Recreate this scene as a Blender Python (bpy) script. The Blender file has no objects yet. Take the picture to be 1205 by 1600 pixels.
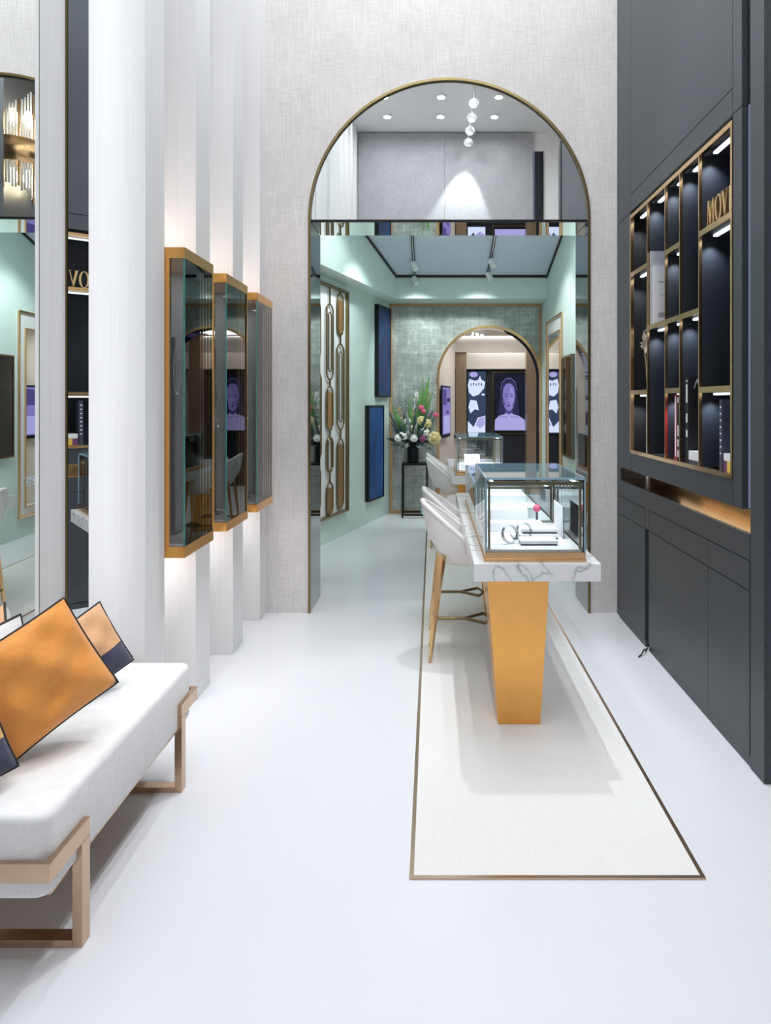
import bpy, bmesh, math, random
from mathutils import Vector, Matrix
random.seed(7)
PI = math.pi
S = bpy.context.scene
COL = S.collection

# ---------------------------------------------------------------- camera
cam_d = bpy.data.cameras.new('camera')
cam = bpy.data.objects.new('camera', cam_d); COL.objects.link(cam)
cam.location = (0, 0, 1.6); cam.rotation_euler = (PI/2, 0, 0)
cam_d.sensor_fit = 'AUTO'; cam_d.sensor_width = 36; cam_d.lens = 24.0
cam_d.shift_x = -73.5/1600; cam_d.shift_y = -172/1600
cam_d.clip_start = 0.05; cam_d.clip_end = 100
S.camera = cam
# ---------------------------------------------------------------- world, exposure
w = bpy.data.worlds.new('world'); S.world = w; w.use_nodes = True
w.node_tree.nodes['Background'].inputs[0].default_value = (0.75, 0.82, 0.9, 1)
w.node_tree.nodes['Background'].inputs[1].default_value = 0.3
S.view_settings.view_transform = 'Standard'; S.view_settings.look = 'None'
S.view_settings.gamma = 1; S.view_settings.use_curve_mapping = False
S.view_settings.exposure = 0.15
S.cycles.max_bounces = 14; S.cycles.transparent_max_bounces = 24
S.cycles.glossy_bounces = 8; S.cycles.diffuse_bounces = 5
S.cycles.sample_clamp_indirect = 6.0
S.cycles.blur_glossy = 0.5

CEIL = 6.22
COOL = (0.93, 0.96, 1.0); WARM = (1.0, 0.90, 0.78)

def area_light(name, loc, target, power, sx, sy=None, color=COOL, shape=None, spread=PI):
    d = bpy.data.lights.new(name, 'AREA'); d.energy = power; d.color = color
    d.shape = shape or ('RECTANGLE' if sy else 'DISK'); d.size = sx
    if sy: d.size_y = sy
    d.spread = spread
    o = bpy.data.objects.new(name, d); COL.objects.link(o); o.location = loc
    v = Vector(target) - Vector(loc); o.rotation_euler = v.to_track_quat('-Z', 'Y').to_euler()
    return o
def spot_light(name, loc, target, power, angle, blend=0.5, r=0.03, color=COOL):
    d = bpy.data.lights.new(name, 'SPOT'); d.energy = power; d.color = color
    d.spot_size = math.radians(angle); d.spot_blend = blend; d.shadow_soft_size = r
    o = bpy.data.objects.new(name, d); COL.objects.link(o); o.location = loc
    v = Vector(target) - Vector(loc); o.rotation_euler = v.to_track_quat('-Z', 'Y').to_euler()
    return o

# light levels (W)
P_DOWN = 6.4       # each recessed ceiling downlight of the hall
P_SALON = 60.0      # salon ceiling spots
DOWN_X = (-0.73, 0.13, 1.0); DOWN_Y = (-0.63, 0.08, 0.79, 1.5, 2.2, 2.9, 3.6, 4.3, 4.85)
for y in DOWN_Y:
    for x in DOWN_X:
        area_light('downlight_lamp', (x, y, CEIL-0.03), (x, y, 0), P_DOWN, 0.11, spread=math.radians(170))
TRACK_X = 0.6; TRACK_Z = 6.02
TRACK = [(-1.05, (0.45, -1.28, 4.4), 170, 56), (-0.55, (-0.3, 1.2, 0), 40, 60), (-0.05, (0.4, 2.6, 0), 40, 60), (0.45, (0.3, 5.1, 0.2), 40, 40),
         (2.4, (-1.2, 2.4, 0.4), 50, 50), (3.2, (-1.25, 4.2, 1.4), 50, 50), (3.9, (0.5, 3.4, 0.9), 35, 45), (4.6, (0.45, 2.5, 0), 260, 46)]  # last spot added to throw the table's shadow towards the camera
for y, tg, p, a in TRACK:
    d = (Vector(tg) - Vector((TRACK_X, y, TRACK_Z-0.08))).normalized()
    spot_light('track_spot_lamp', Vector((TRACK_X, y, TRACK_Z-0.08)) + d*0.075, tg, p, a, 0.4, 0.03)

# ---------------------------------------------------------------- helpers
WO = {}     # world origin of every object
def bm_new(): return bmesh.new()
def bx(bm, x0, x1, y0, y1, z0, z1):
    v = [bm.verts.new((x, y, z)) for z in (z0, z1) for y in (y0, y1) for x in (x0, x1)]
    for f in ((0,2,3,1), (4,5,7,6), (0,1,5,4), (2,6,7,3), (0,4,6,2), (1,3,7,5)):
        bm.faces.new([v[i] for i in f])
    return bm
def B(x0, x1, y0, y1, z0, z1): return bx(bm_new(), min(x0,x1), max(x0,x1), min(y0,y1), max(y0,y1), min(z0,z1), max(z0,z1))
def prism(pts, axis, a, b, bm=None):
    """polygon pts extruded along axis from a to b; pts in the two other axes in xyz order"""
    bm = bm or bm_new()
    def mk(p, t):
        if axis == 'x': return (t, p[0], p[1])
        if axis == 'y': return (p[0], t, p[1])
        return (p[0], p[1], t)
    A = [bm.verts.new(mk(p, a)) for p in pts]; Bv = [bm.verts.new(mk(p, b)) for p in pts]
    n = len(pts)
    f1 = bm.faces.new(A); f2 = bm.faces.new(list(reversed(Bv)))
    f1.normal_update(); f2.normal_update()
    for i in range(n):
        bm.faces.new((A[i], Bv[i], Bv[(i+1) % n], A[(i+1) % n]))
    bmesh.ops.triangulate(bm, faces=[f for f in (f1, f2) if len(f.verts) > 4])
    bmesh.ops.recalc_face_normals(bm, faces=bm.faces[:])
    return bm
def tube(bm, pts, r, n=8, closed=False, r2=None):
    pts = [Vector(p) for p in pts]; rings = []
    m = len(pts)
    for i, p in enumerate(pts):
        if closed: t = pts[(i+1) % m] - pts[i-1]
        else: t = pts[min(i+1, m-1)] - pts[max(i-1, 0)]
        t.normalize()
        up = Vector((0, 0, 1)) if abs(t.z) < 0.9 else Vector((0, 1, 0))
        a = t.cross(up).normalized(); b = a.cross(t).normalized()
        rr = r if r2 is None else r + (r2-r)*i/(m-1)
        rings.append([bm.verts.new(p + a*rr*math.cos(2*PI*k/n) + b*rr*math.sin(2*PI*k/n)) for k in range(n)])
    for i in range(m if closed else m-1):
        A, C = rings[i], rings[(i+1) % m]
        for k in range(n):
            bm.faces.new((A[k], A[(k+1) % n], C[(k+1) % n], C[k]))
    if not closed:
        bm.faces.new(list(reversed(rings[0]))); bm.faces.new(rings[-1])
    bmesh.ops.recalc_face_normals(bm, faces=bm.faces[:])
    return bm
def lathe(bm, prof, cx, cy, n=20, axis='z', zc=0):
    rings = []
    for r, z in prof:
        rings.append([bm.verts.new((cx + r*math.cos(2*PI*k/n), cy + r*math.sin(2*PI*k/n), z)) for k in range(n)])
    for A, C in zip(rings, rings[1:]):
        for k in range(n): bm.faces.new((A[k], A[(k+1) % n], C[(k+1) % n], C[k]))
    bm.faces.new(list(reversed(rings[0]))); bm.faces.new(rings[-1])
    bmesh.ops.recalc_face_normals(bm, faces=bm.faces[:])
    return bm
def sph(bm, c, r, sx=1, sy=1, sz=1, u=12, v=8):
    m = Matrix.Translation(c) @ Matrix.Diagonal((sx, sy, sz, 1))
    bmesh.ops.create_uvsphere(bm, u_segments=u, v_segments=v, radius=r, matrix=m)
    return bm
def rbox(x0, x1, y0, y1, z0, z1, r, seg=3):
    bm = B(x0, x1, y0, y1, z0, z1)
    bmesh.ops.bevel(bm, geom=bm.edges[:], offset=r, segments=seg, profile=0.5, affect='EDGES')
    return bm
def props(o, label=None, cat=None, group=None, kind=None):
    if label: o['label'] = label
    if cat: o['category'] = cat
    if group: o['group'] = group
    if kind: o['kind'] = kind
    return o
def obj(name, bm, mat, parent=None, smooth=False, bevel=0, seg=2, **kw):
    me = bpy.data.meshes.new(name)
    xs = [v.co for v in bm.verts]
    lo = Vector([min(v[i] for v in xs) for i in range(3)]); hi = Vector([max(v[i] for v in xs) for i in range(3)])
    org = Vector(((lo.x+hi.x)/2, (lo.y+hi.y)/2, lo.z))
    bmesh.ops.translate(bm, verts=bm.verts[:], vec=-org)
    if smooth:
        for f in bm.faces: f.smooth = True
    bm.to_mesh(me); bm.free()
    me.materials.append(MAT[mat] if isinstance(mat, str) else mat)
    o = bpy.data.objects.new(name, me); COL.objects.link(o)
    WO[o] = org
    if parent is not None:
        o.parent = parent; o.location = org - WO[parent]
    else: o.location = org
    if bevel:
        m = o.modifiers.new('bevel', 'BEVEL'); m.width = bevel; m.segments = seg; m.limit_method = 'ANGLE'
    if smooth == 'auto':
        pass
    return props(o, **kw)
def thing(name, loc, label, cat, group=None, kind=None):
    o = bpy.data.objects.new(name, None); COL.objects.link(o); o.location = loc; WO[o] = Vector(loc)
    o.empty_display_size = 0.1
    return props(o, label, cat, group, kind)
def struct(name, bm, mat, **kw): return obj(name, bm, mat, kind='structure', **kw)
def structT(name, loc):
    o = bpy.data.objects.new(name, None); COL.objects.link(o); o.location = loc; WO[o] = Vector(loc); o['kind'] = 'structure'; return o
def dup(root, loc, label, rz=None):
    def rec(o, p):
        c = o.copy(); COL.objects.link(c); c.parent = p
        for ch in kids.get(o, ()): rec(ch, c)
        return c
    kids = {}
    for o in list(COL.objects):
        if o.parent: kids.setdefault(o.parent, []).append(o)
    r = rec(root, None); r.location = loc; r['label'] = label
    if rz is not None: r.rotation_euler = (0, 0, rz)
    return r
def arc(cx, cz, r, a0, a1, n):
    return [(cx + r*math.cos(a0+(a1-a0)*i/n), cz + r*math.sin(a0+(a1-a0)*i/n)) for i in range(n+1)]

# ---------------------------------------------------------------- materials
MAT = {}
def mat(name, col, rough=0.5, metal=0.0, spec=0.5, emit=None, es=0.0, sheen=0.0, coat=0.0):
    m = bpy.data.materials.new(name); m.use_nodes = True
    p = m.node_tree.nodes['Principled BSDF']
    p.inputs['Base Color'].default_value = (*col, 1); p.inputs['Roughness'].default_value = rough
    p.inputs['Metallic'].default_value = metal; p.inputs['Specular IOR Level'].default_value = spec
    if emit: p.inputs['Emission Color'].default_value = (*emit, 1); p.inputs['Emission Strength'].default_value = es
    if sheen: p.inputs['Sheen Weight'].default_value = sheen
    if coat: p.inputs['Coat Weight'].default_value = coat
    MAT[name] = m
    return m
def N(m, t, **kw):
    n = m.node_tree.nodes.new(t)
    for k, v in kw.items(): setattr(n, k, v)
    return n
def L(m, a, b): m.node_tree.links.new(a, b)
def P(m): return m.node_tree.nodes['Principled BSDF']
def coords(m, scale=(1,1,1), rot=(0,0,0)):
    tc = N(m, 'ShaderNodeTexCoord'); mp = N(m, 'ShaderNodeMapping')
    mp.inputs['Scale'].default_value = scale; mp.inputs['Rotation'].default_value = rot
    L(m, tc.outputs['Object'], mp.inputs['Vector']); return mp.outputs['Vector']
def noise(m, vec, scale, detail=4, rough=0.5, dist=0):
    n = N(m, 'ShaderNodeTexNoise'); n.inputs['Scale'].default_value = scale; n.inputs['Detail'].default_value = detail
    n.inputs['Roughness'].default_value = rough; n.inputs['Distortion'].default_value = dist
    L(m, vec, n.inputs['Vector']); return n.outputs['Fac']
def ramp(m, fac, stops):
    r = N(m, 'ShaderNodeValToRGB'); e = r.color_ramp.elements
    e[0].position, e[0].color = stops[0][0], (*stops[0][1], 1); e[1].position, e[1].color = stops[-1][0], (*stops[-1][1], 1)
    for p, c in stops[1:-1]:
        x = e.new(p); x.color = (*c, 1)
    L(m, fac, r.inputs[0]); return r.outputs['Color']
def math_(m, op, a, b):
    n = N(m, 'ShaderNodeMath', operation=op)
    for i, x in enumerate((a, b)):
        if isinstance(x, (int, float)): n.inputs[i].default_value = x
        else: L(m, x, n.inputs[i])
    return n.outputs[0]
def bump(m, h, strength=0.2, dist=0.002):
    b = N(m, 'ShaderNodeBump'); b.inputs['Strength'].default_value = strength; b.inputs['Distance'].default_value = dist
    L(m, h, b.inputs['Height']); L(m, b.outputs['Normal'], P(m).inputs['Normal'])
def tone(m, fac, c0, c1, p0=0.3, p1=0.7): L(m, ramp(m, fac, [(p0, c0), (p1, c1)]), P(m).inputs['Base Color'])

def weave(name, c0, c1, s=1.0, rough=0.85, b=0.25):
    m = mat(name, c0, rough, spec=0.2)
    a = noise(m, coords(m, (160*s, 160*s, 9*s)), 1, 3); c = noise(m, coords(m, (9*s, 9*s, 160*s)), 1, 3)
    big = noise(m, coords(m, (3, 3, 3)), 1, 3)
    f = math_(m, 'ADD', math_(m, 'MULTIPLY', math_(m, 'ADD', a, c), 0.4), math_(m, 'MULTIPLY', big, 0.2))
    tone(m, f, c0, c1, 0.38, 0.60); bump(m, f, b); return m
weave('linen_wall', (0.645, 0.62, 0.605), (0.80, 0.775, 0.762))
weave('grey_fabric', (0.36, 0.36, 0.38), (0.47, 0.47, 0.49))
m = mat('fin_fabric', (0.8, 0.8, 0.8), 0.8, spec=0.2)
f = noise(m, coords(m, (260, 260, 1.2)), 1, 2); tone(m, f, (0.80, 0.795, 0.795), (0.86, 0.86, 0.865), 0.3, 0.7); bump(m, f, 0.12)
m = mat('white_paint', (0.92, 0.92, 0.92), 0.6); bump(m, noise(m, coords(m), 60), 0.05)
m = mat('floor_stone', (0.74, 0.748, 0.778), 0.26, spec=0.4)
tone(m, noise(m, coords(m), 0.8, 2), (0.738, 0.746, 0.776), (0.748, 0.756, 0.784), 0.2, 0.8)
m = mat('carpet', (0.80, 0.79, 0.77), 0.95, spec=0.1)
f = noise(m, coords(m), 240, 3); tone(m, f, (0.74, 0.73, 0.71), (0.84, 0.83, 0.81)); bump(m, f, 0.6, 0.004)
def metal(name, col, rough, brush=(2, 2, 120)):
    m = mat(name, col, rough, 1.0)
    f = noise(m, coords(m, (18, 18, 18)), 1, 3)
    tone(m, f, tuple(c*0.97 for c in col), tuple(min(1, c*1.03) for c in col))
    return m
metal('brass', (0.78, 0.50, 0.25), 0.22)
metal('brass_brushed', (0.84, 0.44, 0.13), 0.24)
metal('bronze', (0.56, 0.40, 0.285), 0.26)
metal('dark_brass', (0.24, 0.185, 0.085), 0.30)
metal('gold_leaf', (0.85, 0.60, 0.30), 0.35)
m = mat('navy_lacquer', (0.055, 0.065, 0.08), 0.42); f = noise(m, coords(m), 90, 3); tone(m, f, (0.040, 0.047, 0.056), (0.055, 0.063, 0.073)); bump(m, f, 0.05)
m = mat('navy_interior', (0.02, 0.026, 0.038), 0.6); f = noise(m, coords(m), 130, 3); tone(m, f, (0.006, 0.009, 0.016), (0.011, 0.015, 0.024))
m = mat('black_gap', (0.008, 0.008, 0.01), 0.8); bump(m, noise(m, coords(m), 40), 0.05)
m = mat('mirror', (0.90, 0.93, 0.92), 0.004, 1.0)
L(m, ramp(m, noise(m, coords(m), 0.5, 1), [(0.0, (0.89, 0.92, 0.91)), (1.0, (0.91, 0.94, 0.93))]), P(m).inputs['Base Color'])
m = mat('smoked_mirror', (0.30, 0.31, 0.33), 0.03, 1.0)
L(m, ramp(m, noise(m, coords(m), 0.8, 2), [(0.2, (0.27, 0.28, 0.30)), (0.8, (0.33, 0.34, 0.36))]), P(m).inputs['Base Color'])
def glass(name, tint, gl=1.0):
    m = bpy.data.materials.new(name); m.use_nodes = True; nt = m.node_tree; nt.nodes.clear()
    o = nt.nodes.new('ShaderNodeOutputMaterial'); mx = nt.nodes.new('ShaderNodeMixShader'); t = nt.nodes.new('ShaderNodeBsdfTransparent')
    g = nt.nodes.new('ShaderNodeBsdfGlossy'); fr = nt.nodes.new('ShaderNodeFresnel'); fr.inputs['IOR'].default_value = 1.5
    t.inputs['Color'].default_value = (*tint, 1); g.inputs['Roughness'].default_value = 0.01; g.inputs['Color'].default_value = (gl, gl, gl, 1)
    nt.links.new(fr.outputs[0], mx.inputs[0]); nt.links.new(t.outputs[0], mx.inputs[1]); nt.links.new(g.outputs[0], mx.inputs[2])
    nt.links.new(mx.outputs[0], o.inputs['Surface']); MAT[name] = m
glass('clear_glass', (0.97, 0.985, 0.98)); glass('case_glass', (0.955, 0.98, 0.98))
m = mat('rod_glass', (0.92, 0.92, 0.92), 0.18); P(m).inputs['Transmission Weight'].default_value = 0.45; bump(m, noise(m, coords(m, (1, 1, 8)), 20), 0.1)
m = mat('glass_edge', (0.10, 0.36, 0.32), 0.08); P(m).inputs['Transmission Weight'].default_value = 0.35
m = mat('glass_edge_blue', (0.45, 0.66, 0.78), 0.06); P(m).inputs['Transmission Weight'].default_value = 0.4
m = mat('marble', (0.86, 0.86, 0.87), 0.12)
v_ = coords(m, (1.4, 1.4, 1.4)); n1 = N(m, 'ShaderNodeTexNoise'); n1.inputs['Scale'].default_value = 1.3; n1.inputs['Detail'].default_value = 8; n1.inputs['Distortion'].default_value = 1.3
L(m, v_, n1.inputs['Vector'])
a_ = math_(m, 'ABSOLUTE', math_(m, 'SUBTRACT', n1.outputs['Fac'], 0.5), 0)
L(m, ramp(m, a_, [(0.0, (0.36, 0.36, 0.38)), (0.004, (0.62, 0.62, 0.64)), (0.016, (0.84, 0.84, 0.85)), (0.1, (0.87, 0.87, 0.88))]), P(m).inputs['Base Color'])
m = mat('white_leather', (0.80, 0.78, 0.77), 0.5); f = noise(m, coords(m), 200, 3); bump(m, f, 0.12); tone(m, noise(m, coords(m), 6, 2), (0.77, 0.75, 0.74), (0.83, 0.81, 0.80))
weave('bench_fabric', (0.78, 0.77, 0.76), (0.88, 0.87, 0.865), 2.0, 0.9, 0.3)
def velvet(name, c0, c1):
    m = mat(name, c0, 0.75, sheen=0.35); f = noise(m, coords(m), 14, 4, 0.6); tone(m, f, c0, c1); bump(m, noise(m, coords(m), 9, 5, 0.6, 0.6), 0.5, 0.012)
velvet('orange_velvet', (0.82, 0.30, 0.05), (0.90, 0.38, 0.08)); velvet('peach_velvet', (0.80, 0.42, 0.20), (0.86, 0.50, 0.27))
velvet('navy_velvet', (0.03, 0.035, 0.07), (0.06, 0.065, 0.12)); velvet('cream_cotton', (0.76, 0.74, 0.71), (0.84, 0.82, 0.80)); velvet('mustard_velvet', (0.70, 0.45, 0.12), (0.78, 0.55, 0.2))
m = mat('piping_black', (0.02, 0.018, 0.02), 0.6); bump(m, noise(m, coords(m), 300), 0.1)
m = mat('mint_paint', (0.56, 0.74, 0.69), 0.6); f = noise(m, coords(m), 3, 3); tone(m, f, (0.63, 0.755, 0.725), (0.67, 0.79, 0.76)); bump(m, noise(m, coords(m), 70), 0.04)
m = mat('blue_ceiling', (0.42, 0.50, 0.57), 0.5); tone(m, noise(m, coords(m), 2, 2), (0.60, 0.67, 0.76), (0.64, 0.71, 0.80))
m = mat('silver_paper', (0.4, 0.44, 0.42), 0.35, 0.35)
a = noise(m, coords(m, (70, 70, 4)), 1, 5); c = noise(m, coords(m, (4, 4, 60)), 1, 5); big = noise(m, coords(m), 3.5, 5, 0.7)
f = math_(m, 'ADD', math_(m, 'MULTIPLY', math_(m, 'ADD', a, c), 0.22), math_(m, 'MULTIPLY', big, 0.56))
L(m, ramp(m, f, [(0.38, (0.26, 0.28, 0.265)), (0.52, (0.42, 0.45, 0.425)), (0.64, (0.72, 0.75, 0.72))]), P(m).inputs['Base Color'])
m = mat('oak_trim', (0.50, 0.31, 0.15), 0.4, 0.3); tone(m, noise(m, coords(m, (60, 60, 3)), 1, 4), (0.46, 0.28, 0.13), (0.56, 0.36, 0.18))
m = mat('black_metal', (0.015, 0.016, 0.018), 0.35, 0.6); bump(m, noise(m, coords(m), 150), 0.05)
m = mat('cream_wall', (0.66, 0.60, 0.53), 0.6); tone(m, noise(m, coords(m), 3, 3), (0.63, 0.57, 0.50), (0.69, 0.63, 0.56))
m = mat('bronze_panel', (0.36, 0.25, 0.17), 0.3, 0.7); tone(m, noise(m, coords(m, (40, 40, 2)), 1, 3), (0.32, 0.22, 0.15), (0.42, 0.30, 0.20))
m = mat('white_plastic', (0.82, 0.82, 0.83), 0.35); bump(m, noise(m, coords(m), 80), 0.03)
m = mat('chrome', (0.82, 0.83, 0.85), 0.08, 1.0); bump(m, noise(m, coords(m), 20), 0.01)
m = mat('case_white', (0.88, 0.88, 0.90), 0.5); bump(m, noise(m, coords(m), 150), 0.04)
m = mat('grey_suede', (0.22, 0.25, 0.30), 0.9); tone(m, noise(m, coords(m), 40, 4), (0.085, 0.105, 0.135), (0.11, 0.13, 0.16))
m = mat('paper_white', (0.80, 0.80, 0.82), 0.6); bump(m, noise(m, coords(m, (1, 1, 300)), 1), 0.15)
for nm, c in (('book_red', (0.45, 0.03, 0.06)), ('book_black', (0.012, 0.012, 0.015)), ('book_yellow', (0.75, 0.55, 0.08)), ('book_purple', (0.15, 0.05, 0.14)),
              ('book_navy', (0.05, 0.06, 0.09)), ('book_grey', (0.42, 0.43, 0.46)), ('ink_dark', (0.05, 0.05, 0.06)), ('pink_petal', (0.75, 0.12, 0.25)), ('white_petal', (0.85, 0.84, 0.80)),
              ('straw_petal', (0.62, 0.52, 0.25)), ('plum_petal', (0.35, 0.06, 0.20)), ('cream_petal', (0.85, 0.75, 0.62)), ('amber_glass', (0.26, 0.13, 0.05)), ('teal_glass', (0.30, 0.60, 0.58))):
    m = mat(nm, c, 0.5); tone(m, noise(m, coords(m), 30, 3), tuple(x*0.9 for x in c), tuple(min(1, x*1.1) for x in c))
for nm, c in (('leaf_green', (0.09, 0.22, 0.05)), ('leaf_dark', (0.025, 0.055, 0.05)), ('leaf_grey', (0.22, 0.26, 0.24))):
    m = mat(nm, c, 0.5); tone(m, noise(m, coords(m), 25, 3), tuple(x*0.7 for x in c), tuple(x*1.3 for x in c))
def canvas(name, c0, c1, c2):
    m = mat(name, c0, 0.5); f = noise(m, coords(m, (3, 3, 1.2)), 1.5, 6, 0.65, 0.8)
    L(m, ramp(m, f, [(0.3, c0), (0.5, c1), (0.72, c2)]), P(m).inputs['Base Color'])
canvas('canvas_navy', (0.006, 0.016, 0.05), (0.012, 0.04, 0.14), (0.03, 0.09, 0.26)); canvas('canvas_blue', (0.01, 0.03, 0.10), (0.018, 0.075, 0.26), (0.035, 0.13, 0.40))
def emis(name, col, s):
    m = bpy.data.materials.new(name); m.use_nodes = True; nt = m.node_tree
    p = nt.nodes['Principled BSDF']; p.inputs['Base Color'].default_value = (0.005, 0.005, 0.005, 1); p.inputs['Roughness'].default_value = 0.5; p.inputs['Specular IOR Level'].default_value = 0.1
    p.inputs['Emission Color'].default_value = (*col, 1); p.inputs['Emission Strength'].default_value = s; MAT[name] = m
emis('lamp_disc', COOL, 1.3); emis('led_white', (0.85, 0.92, 1.0), 1.6); emis('led_strip', (0.95, 0.97, 1), 5); emis('led_warm', (1, 0.8, 0.5), 6); emis('bulb', (1.0, 0.80, 0.55), 22)
emis('blue_glow', (0.45, 0.52, 0.85), 0.30)
for nm, c, s in (('screen_black', (0.006, 0.008, 0.02), 1), ('screen_skin', (0.20, 0.17, 0.46), 1.0), ('screen_skin_lit', (0.27, 0.24, 0.58), 1.0), ('screen_skin_dark', (0.07, 0.055, 0.20), 1.0),
                 ('screen_hair', (0.022, 0.02, 0.07), 1), ('screen_lip', (0.11, 0.05, 0.26), 1), ('screen_white', (0.62, 0.70, 0.92), 1), ('screen_slate', (0.03, 0.05, 0.10), 1), ('screen_pale', (0.36, 0.34, 0.66), 1)):
    emis(nm, c, s)

# ================================================================= SETTING
EW0, EW1 = 5.176, 5.62            # faces of the end wall
AX0, AX1 = -0.936, 1.190          # arch jambs
ACX = (AX0+AX1)/2; AR = (AX1-AX0)/2; SPR = 2.985
struct('floor', B(-2.6, 2.6, -1.6, 13.4, -0.1, 0.0), 'floor_stone')
# faint joints of the large floor slabs are part of the stone finish; the ceiling of the tall hall
struct('ceiling', B(-1.9, 2.45, -1.5, EW0, CEIL, CEIL+0.1), 'white_paint')
# end wall with the arched cut-out
out = [(-1.75, 0), (AX0, 0)] + [(AX0, SPR)] + list(reversed(arc(ACX, SPR, AR, 0, PI, 48)))[1:-1] + [(AX1, SPR), (AX1, 0), (1.62, 0), (1.62, CEIL), (-1.75, CEIL)]
wall_end = struct('wall_end', prism(out, 'y', EW0, EW1), 'linen_wall')
# block above the passage (carries the mirror lunette in front and the mirrored soffit below)
lun = arc(ACX, SPR, AR-0.002, 0, PI, 48)
struct('trim_1', prism(lun, 'y', EW0+0.035, EW1-0.005), 'mint_paint')
t = thing('arch_mirror', (ACX, EW0, 2.97), 'large half-round mirror above the passage, reflecting the hall ceiling', 'mirror')
obj('mirror_glass', prism(arc(ACX, SPR, AR-0.012, 0, PI, 64), 'y', EW0+0.012, EW0+0.034), 'mirror', t)
obj('bottom_edge', B(AX0+0.012, AX1-0.012, EW0+0.006, EW0+0.030, SPR-0.016, SPR-0.001), 'black_metal', t)
obj('soffit_mirror', B(AX0+0.012, AX1-0.012, EW0+0.031, EW1-0.006, SPR-0.016, SPR-0.001), 'mirror', t)
# brass arch lining and smoked-mirror jambs
t = thing('arch_surround', (ACX, EW0, 0), 'slim brass edging with smoked mirror reveals lining the tall arch', 'arch frame')
ro, ri = AR+0.006, AR-0.012
pts = [(AX0-0.012, 0)] + list(reversed(arc(ACX, SPR, ro, 0, PI, 64))) + [(AX1+0.012, 0), (AX1-0.012, 0)] + arc(ACX, SPR, ri, 0, PI, 64) + [(AX0+0.012, 0)]
bm = bm_new()
outer = [(AX0-0.006, 0.0)] + list(reversed(arc(ACX, SPR, ro, 0, PI, 64))) + [(AX1+0.006, 0.0)]
inner = [(AX0+0.012, 0.0)] + list(reversed(arc(ACX, SPR, ri, 0, PI, 64))) + [(AX1-0.012, 0.0)]
def band(outer, inner, y0, y1):
    bm = bm_new(); n = len(outer)
    V = [[bm.verts.new((p[0], y, p[1])) for p in q] for q in (outer, inner) for y in (y0, y1)]
    o0, o1, i0, i1 = V
    for k in range(n-1):
        bm.faces.new((o0[k], o0[k+1], i0[k+1], i0[k])); bm.faces.new((o1[k], i1[k], i1[k+1], o1[k+1]))
        bm.faces.new((o0[k], o1[k], o1[k+1], o0[k+1])); bm.faces.new((i0[k], i0[k+1], i1[k+1], i1[k]))
    bm.faces.new((o0[0], i0[0], i1[0], o1[0])); bm.faces.new((o0[-1], o1[-1], i1[-1], i0[-1]))
    bmesh.ops.recalc_face_normals(bm, faces=bm.faces[:])
    return bm
obj('brass_edge', band(outer, inner, EW0-0.012, EW0+0.005), 'dark_brass', t)
for xa, xb in ((AX0+0.001, AX0+0.012), (AX1-0.012, AX1-0.001)):
    obj('reveal_panel', B(xa, xb, EW0+0.006, EW1-0.012, 0.002, SPR-0.02), 'smoked_mirror', t)
    obj('reveal_edge', B(xa, xb, EW1-0.0115, EW1+0.004, 0.002, SPR-0.02), 'brass', t)

# left wall of the hall with its fins
FX = -1.265; WLX = -1.62
wl = struct('wall_left', B(WLX-0.13, WLX, 2.597, EW0, 0, CEIL), 'fin_fabric')
for y0, y1 in ((3.006, 3.221), (3.648, 3.878), (4.326, 4.552), (4.999, EW0-0.001)):
    obj('fin', B(WLX+0.001, FX, y0, y1, 0.001, CEIL-0.001), 'fin_fabric', wl)
obj('fin', prism([(-1.4945, 2.5965), (-1.449, 2.694), (-1.4115, 2.776), (-1.4115, 2.80), (-1.619, 2.80), (-1.619, 2.5965)], 'z', 0.50, CEIL-0.001), 'fin_fabric', wl)
wl2 = struct('wall_left_entrance', B(-1.75, -1.512, -1.30, 2.596, 0, CEIL), 'fin_fabric')
for y0, y1 in ((-1.20, -1.0), (-0.55, -0.33), (0.1, 0.32), (0.72, 0.9)):
    obj('fin', B(-1.511, -1.28, y0, y1, 0.001, CEIL-0.001), 'fin_fabric', wl2)
struct('trim_2', B(-1.511, -1.492, 0.92, 2.59, 0.001, 0.50), 'fin_fabric')
t = thing('wall_mirror', (-1.5, 1.75, 0.50), 'tall frameless wall mirror behind the bench, reflecting the arch', 'mirror')
obj('mirror_glass', prism([(-1.450, 0.92), (-1.4938, 2.594), (-1.511, 2.594), (-1.511, 0.92)], 'z', 0.502, CEIL-0.002), 'mirror', t)
# slim angled mirror strip beside it
def slab_between(p, q, th, z0, z1):
    d = Vector((q[0]-p[0], q[1]-p[1])).normalized(); n = Vector((d.y, -d.x))*th
    return prism([p, q, (q[0]+n.x, q[1]+n.y), (p[0]+n.x, p[1]+n.y)], 'z', z0, z1)
t = thing('mirror_strip', (-1.42, 2.74, 0.50), 'narrow angled mirror strip with gilt edge, reflecting the dark shelves', 'mirror')
obj('mirror_glass', slab_between((-1.4395, 2.6965), (-1.3999, 2.7787), -0.006, 0.502, CEIL-0.002), 'mirror', t)
obj('edge_trim', slab_between((-1.4428, 2.6895), (-1.4398, 2.6960), -0.007, 0.502, CEIL-0.002), 'dark_brass', t)
for z in (1.87,):
    pass
t = thing('cove_light', (-1.44, 2.81, 0.52), 'vertical strip of light hidden behind the mirrored fin', 'light strip')
obj('diffuser', B(-1.46, -1.44, 2.8005, 2.806, 0.55, CEIL-0.1), 'led_strip', t)
area_light('cove_lamp', (-1.45, 2.815, 3.2), (-1.45, 4, 3.2), 0.7, 0.03, 5.0)
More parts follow.
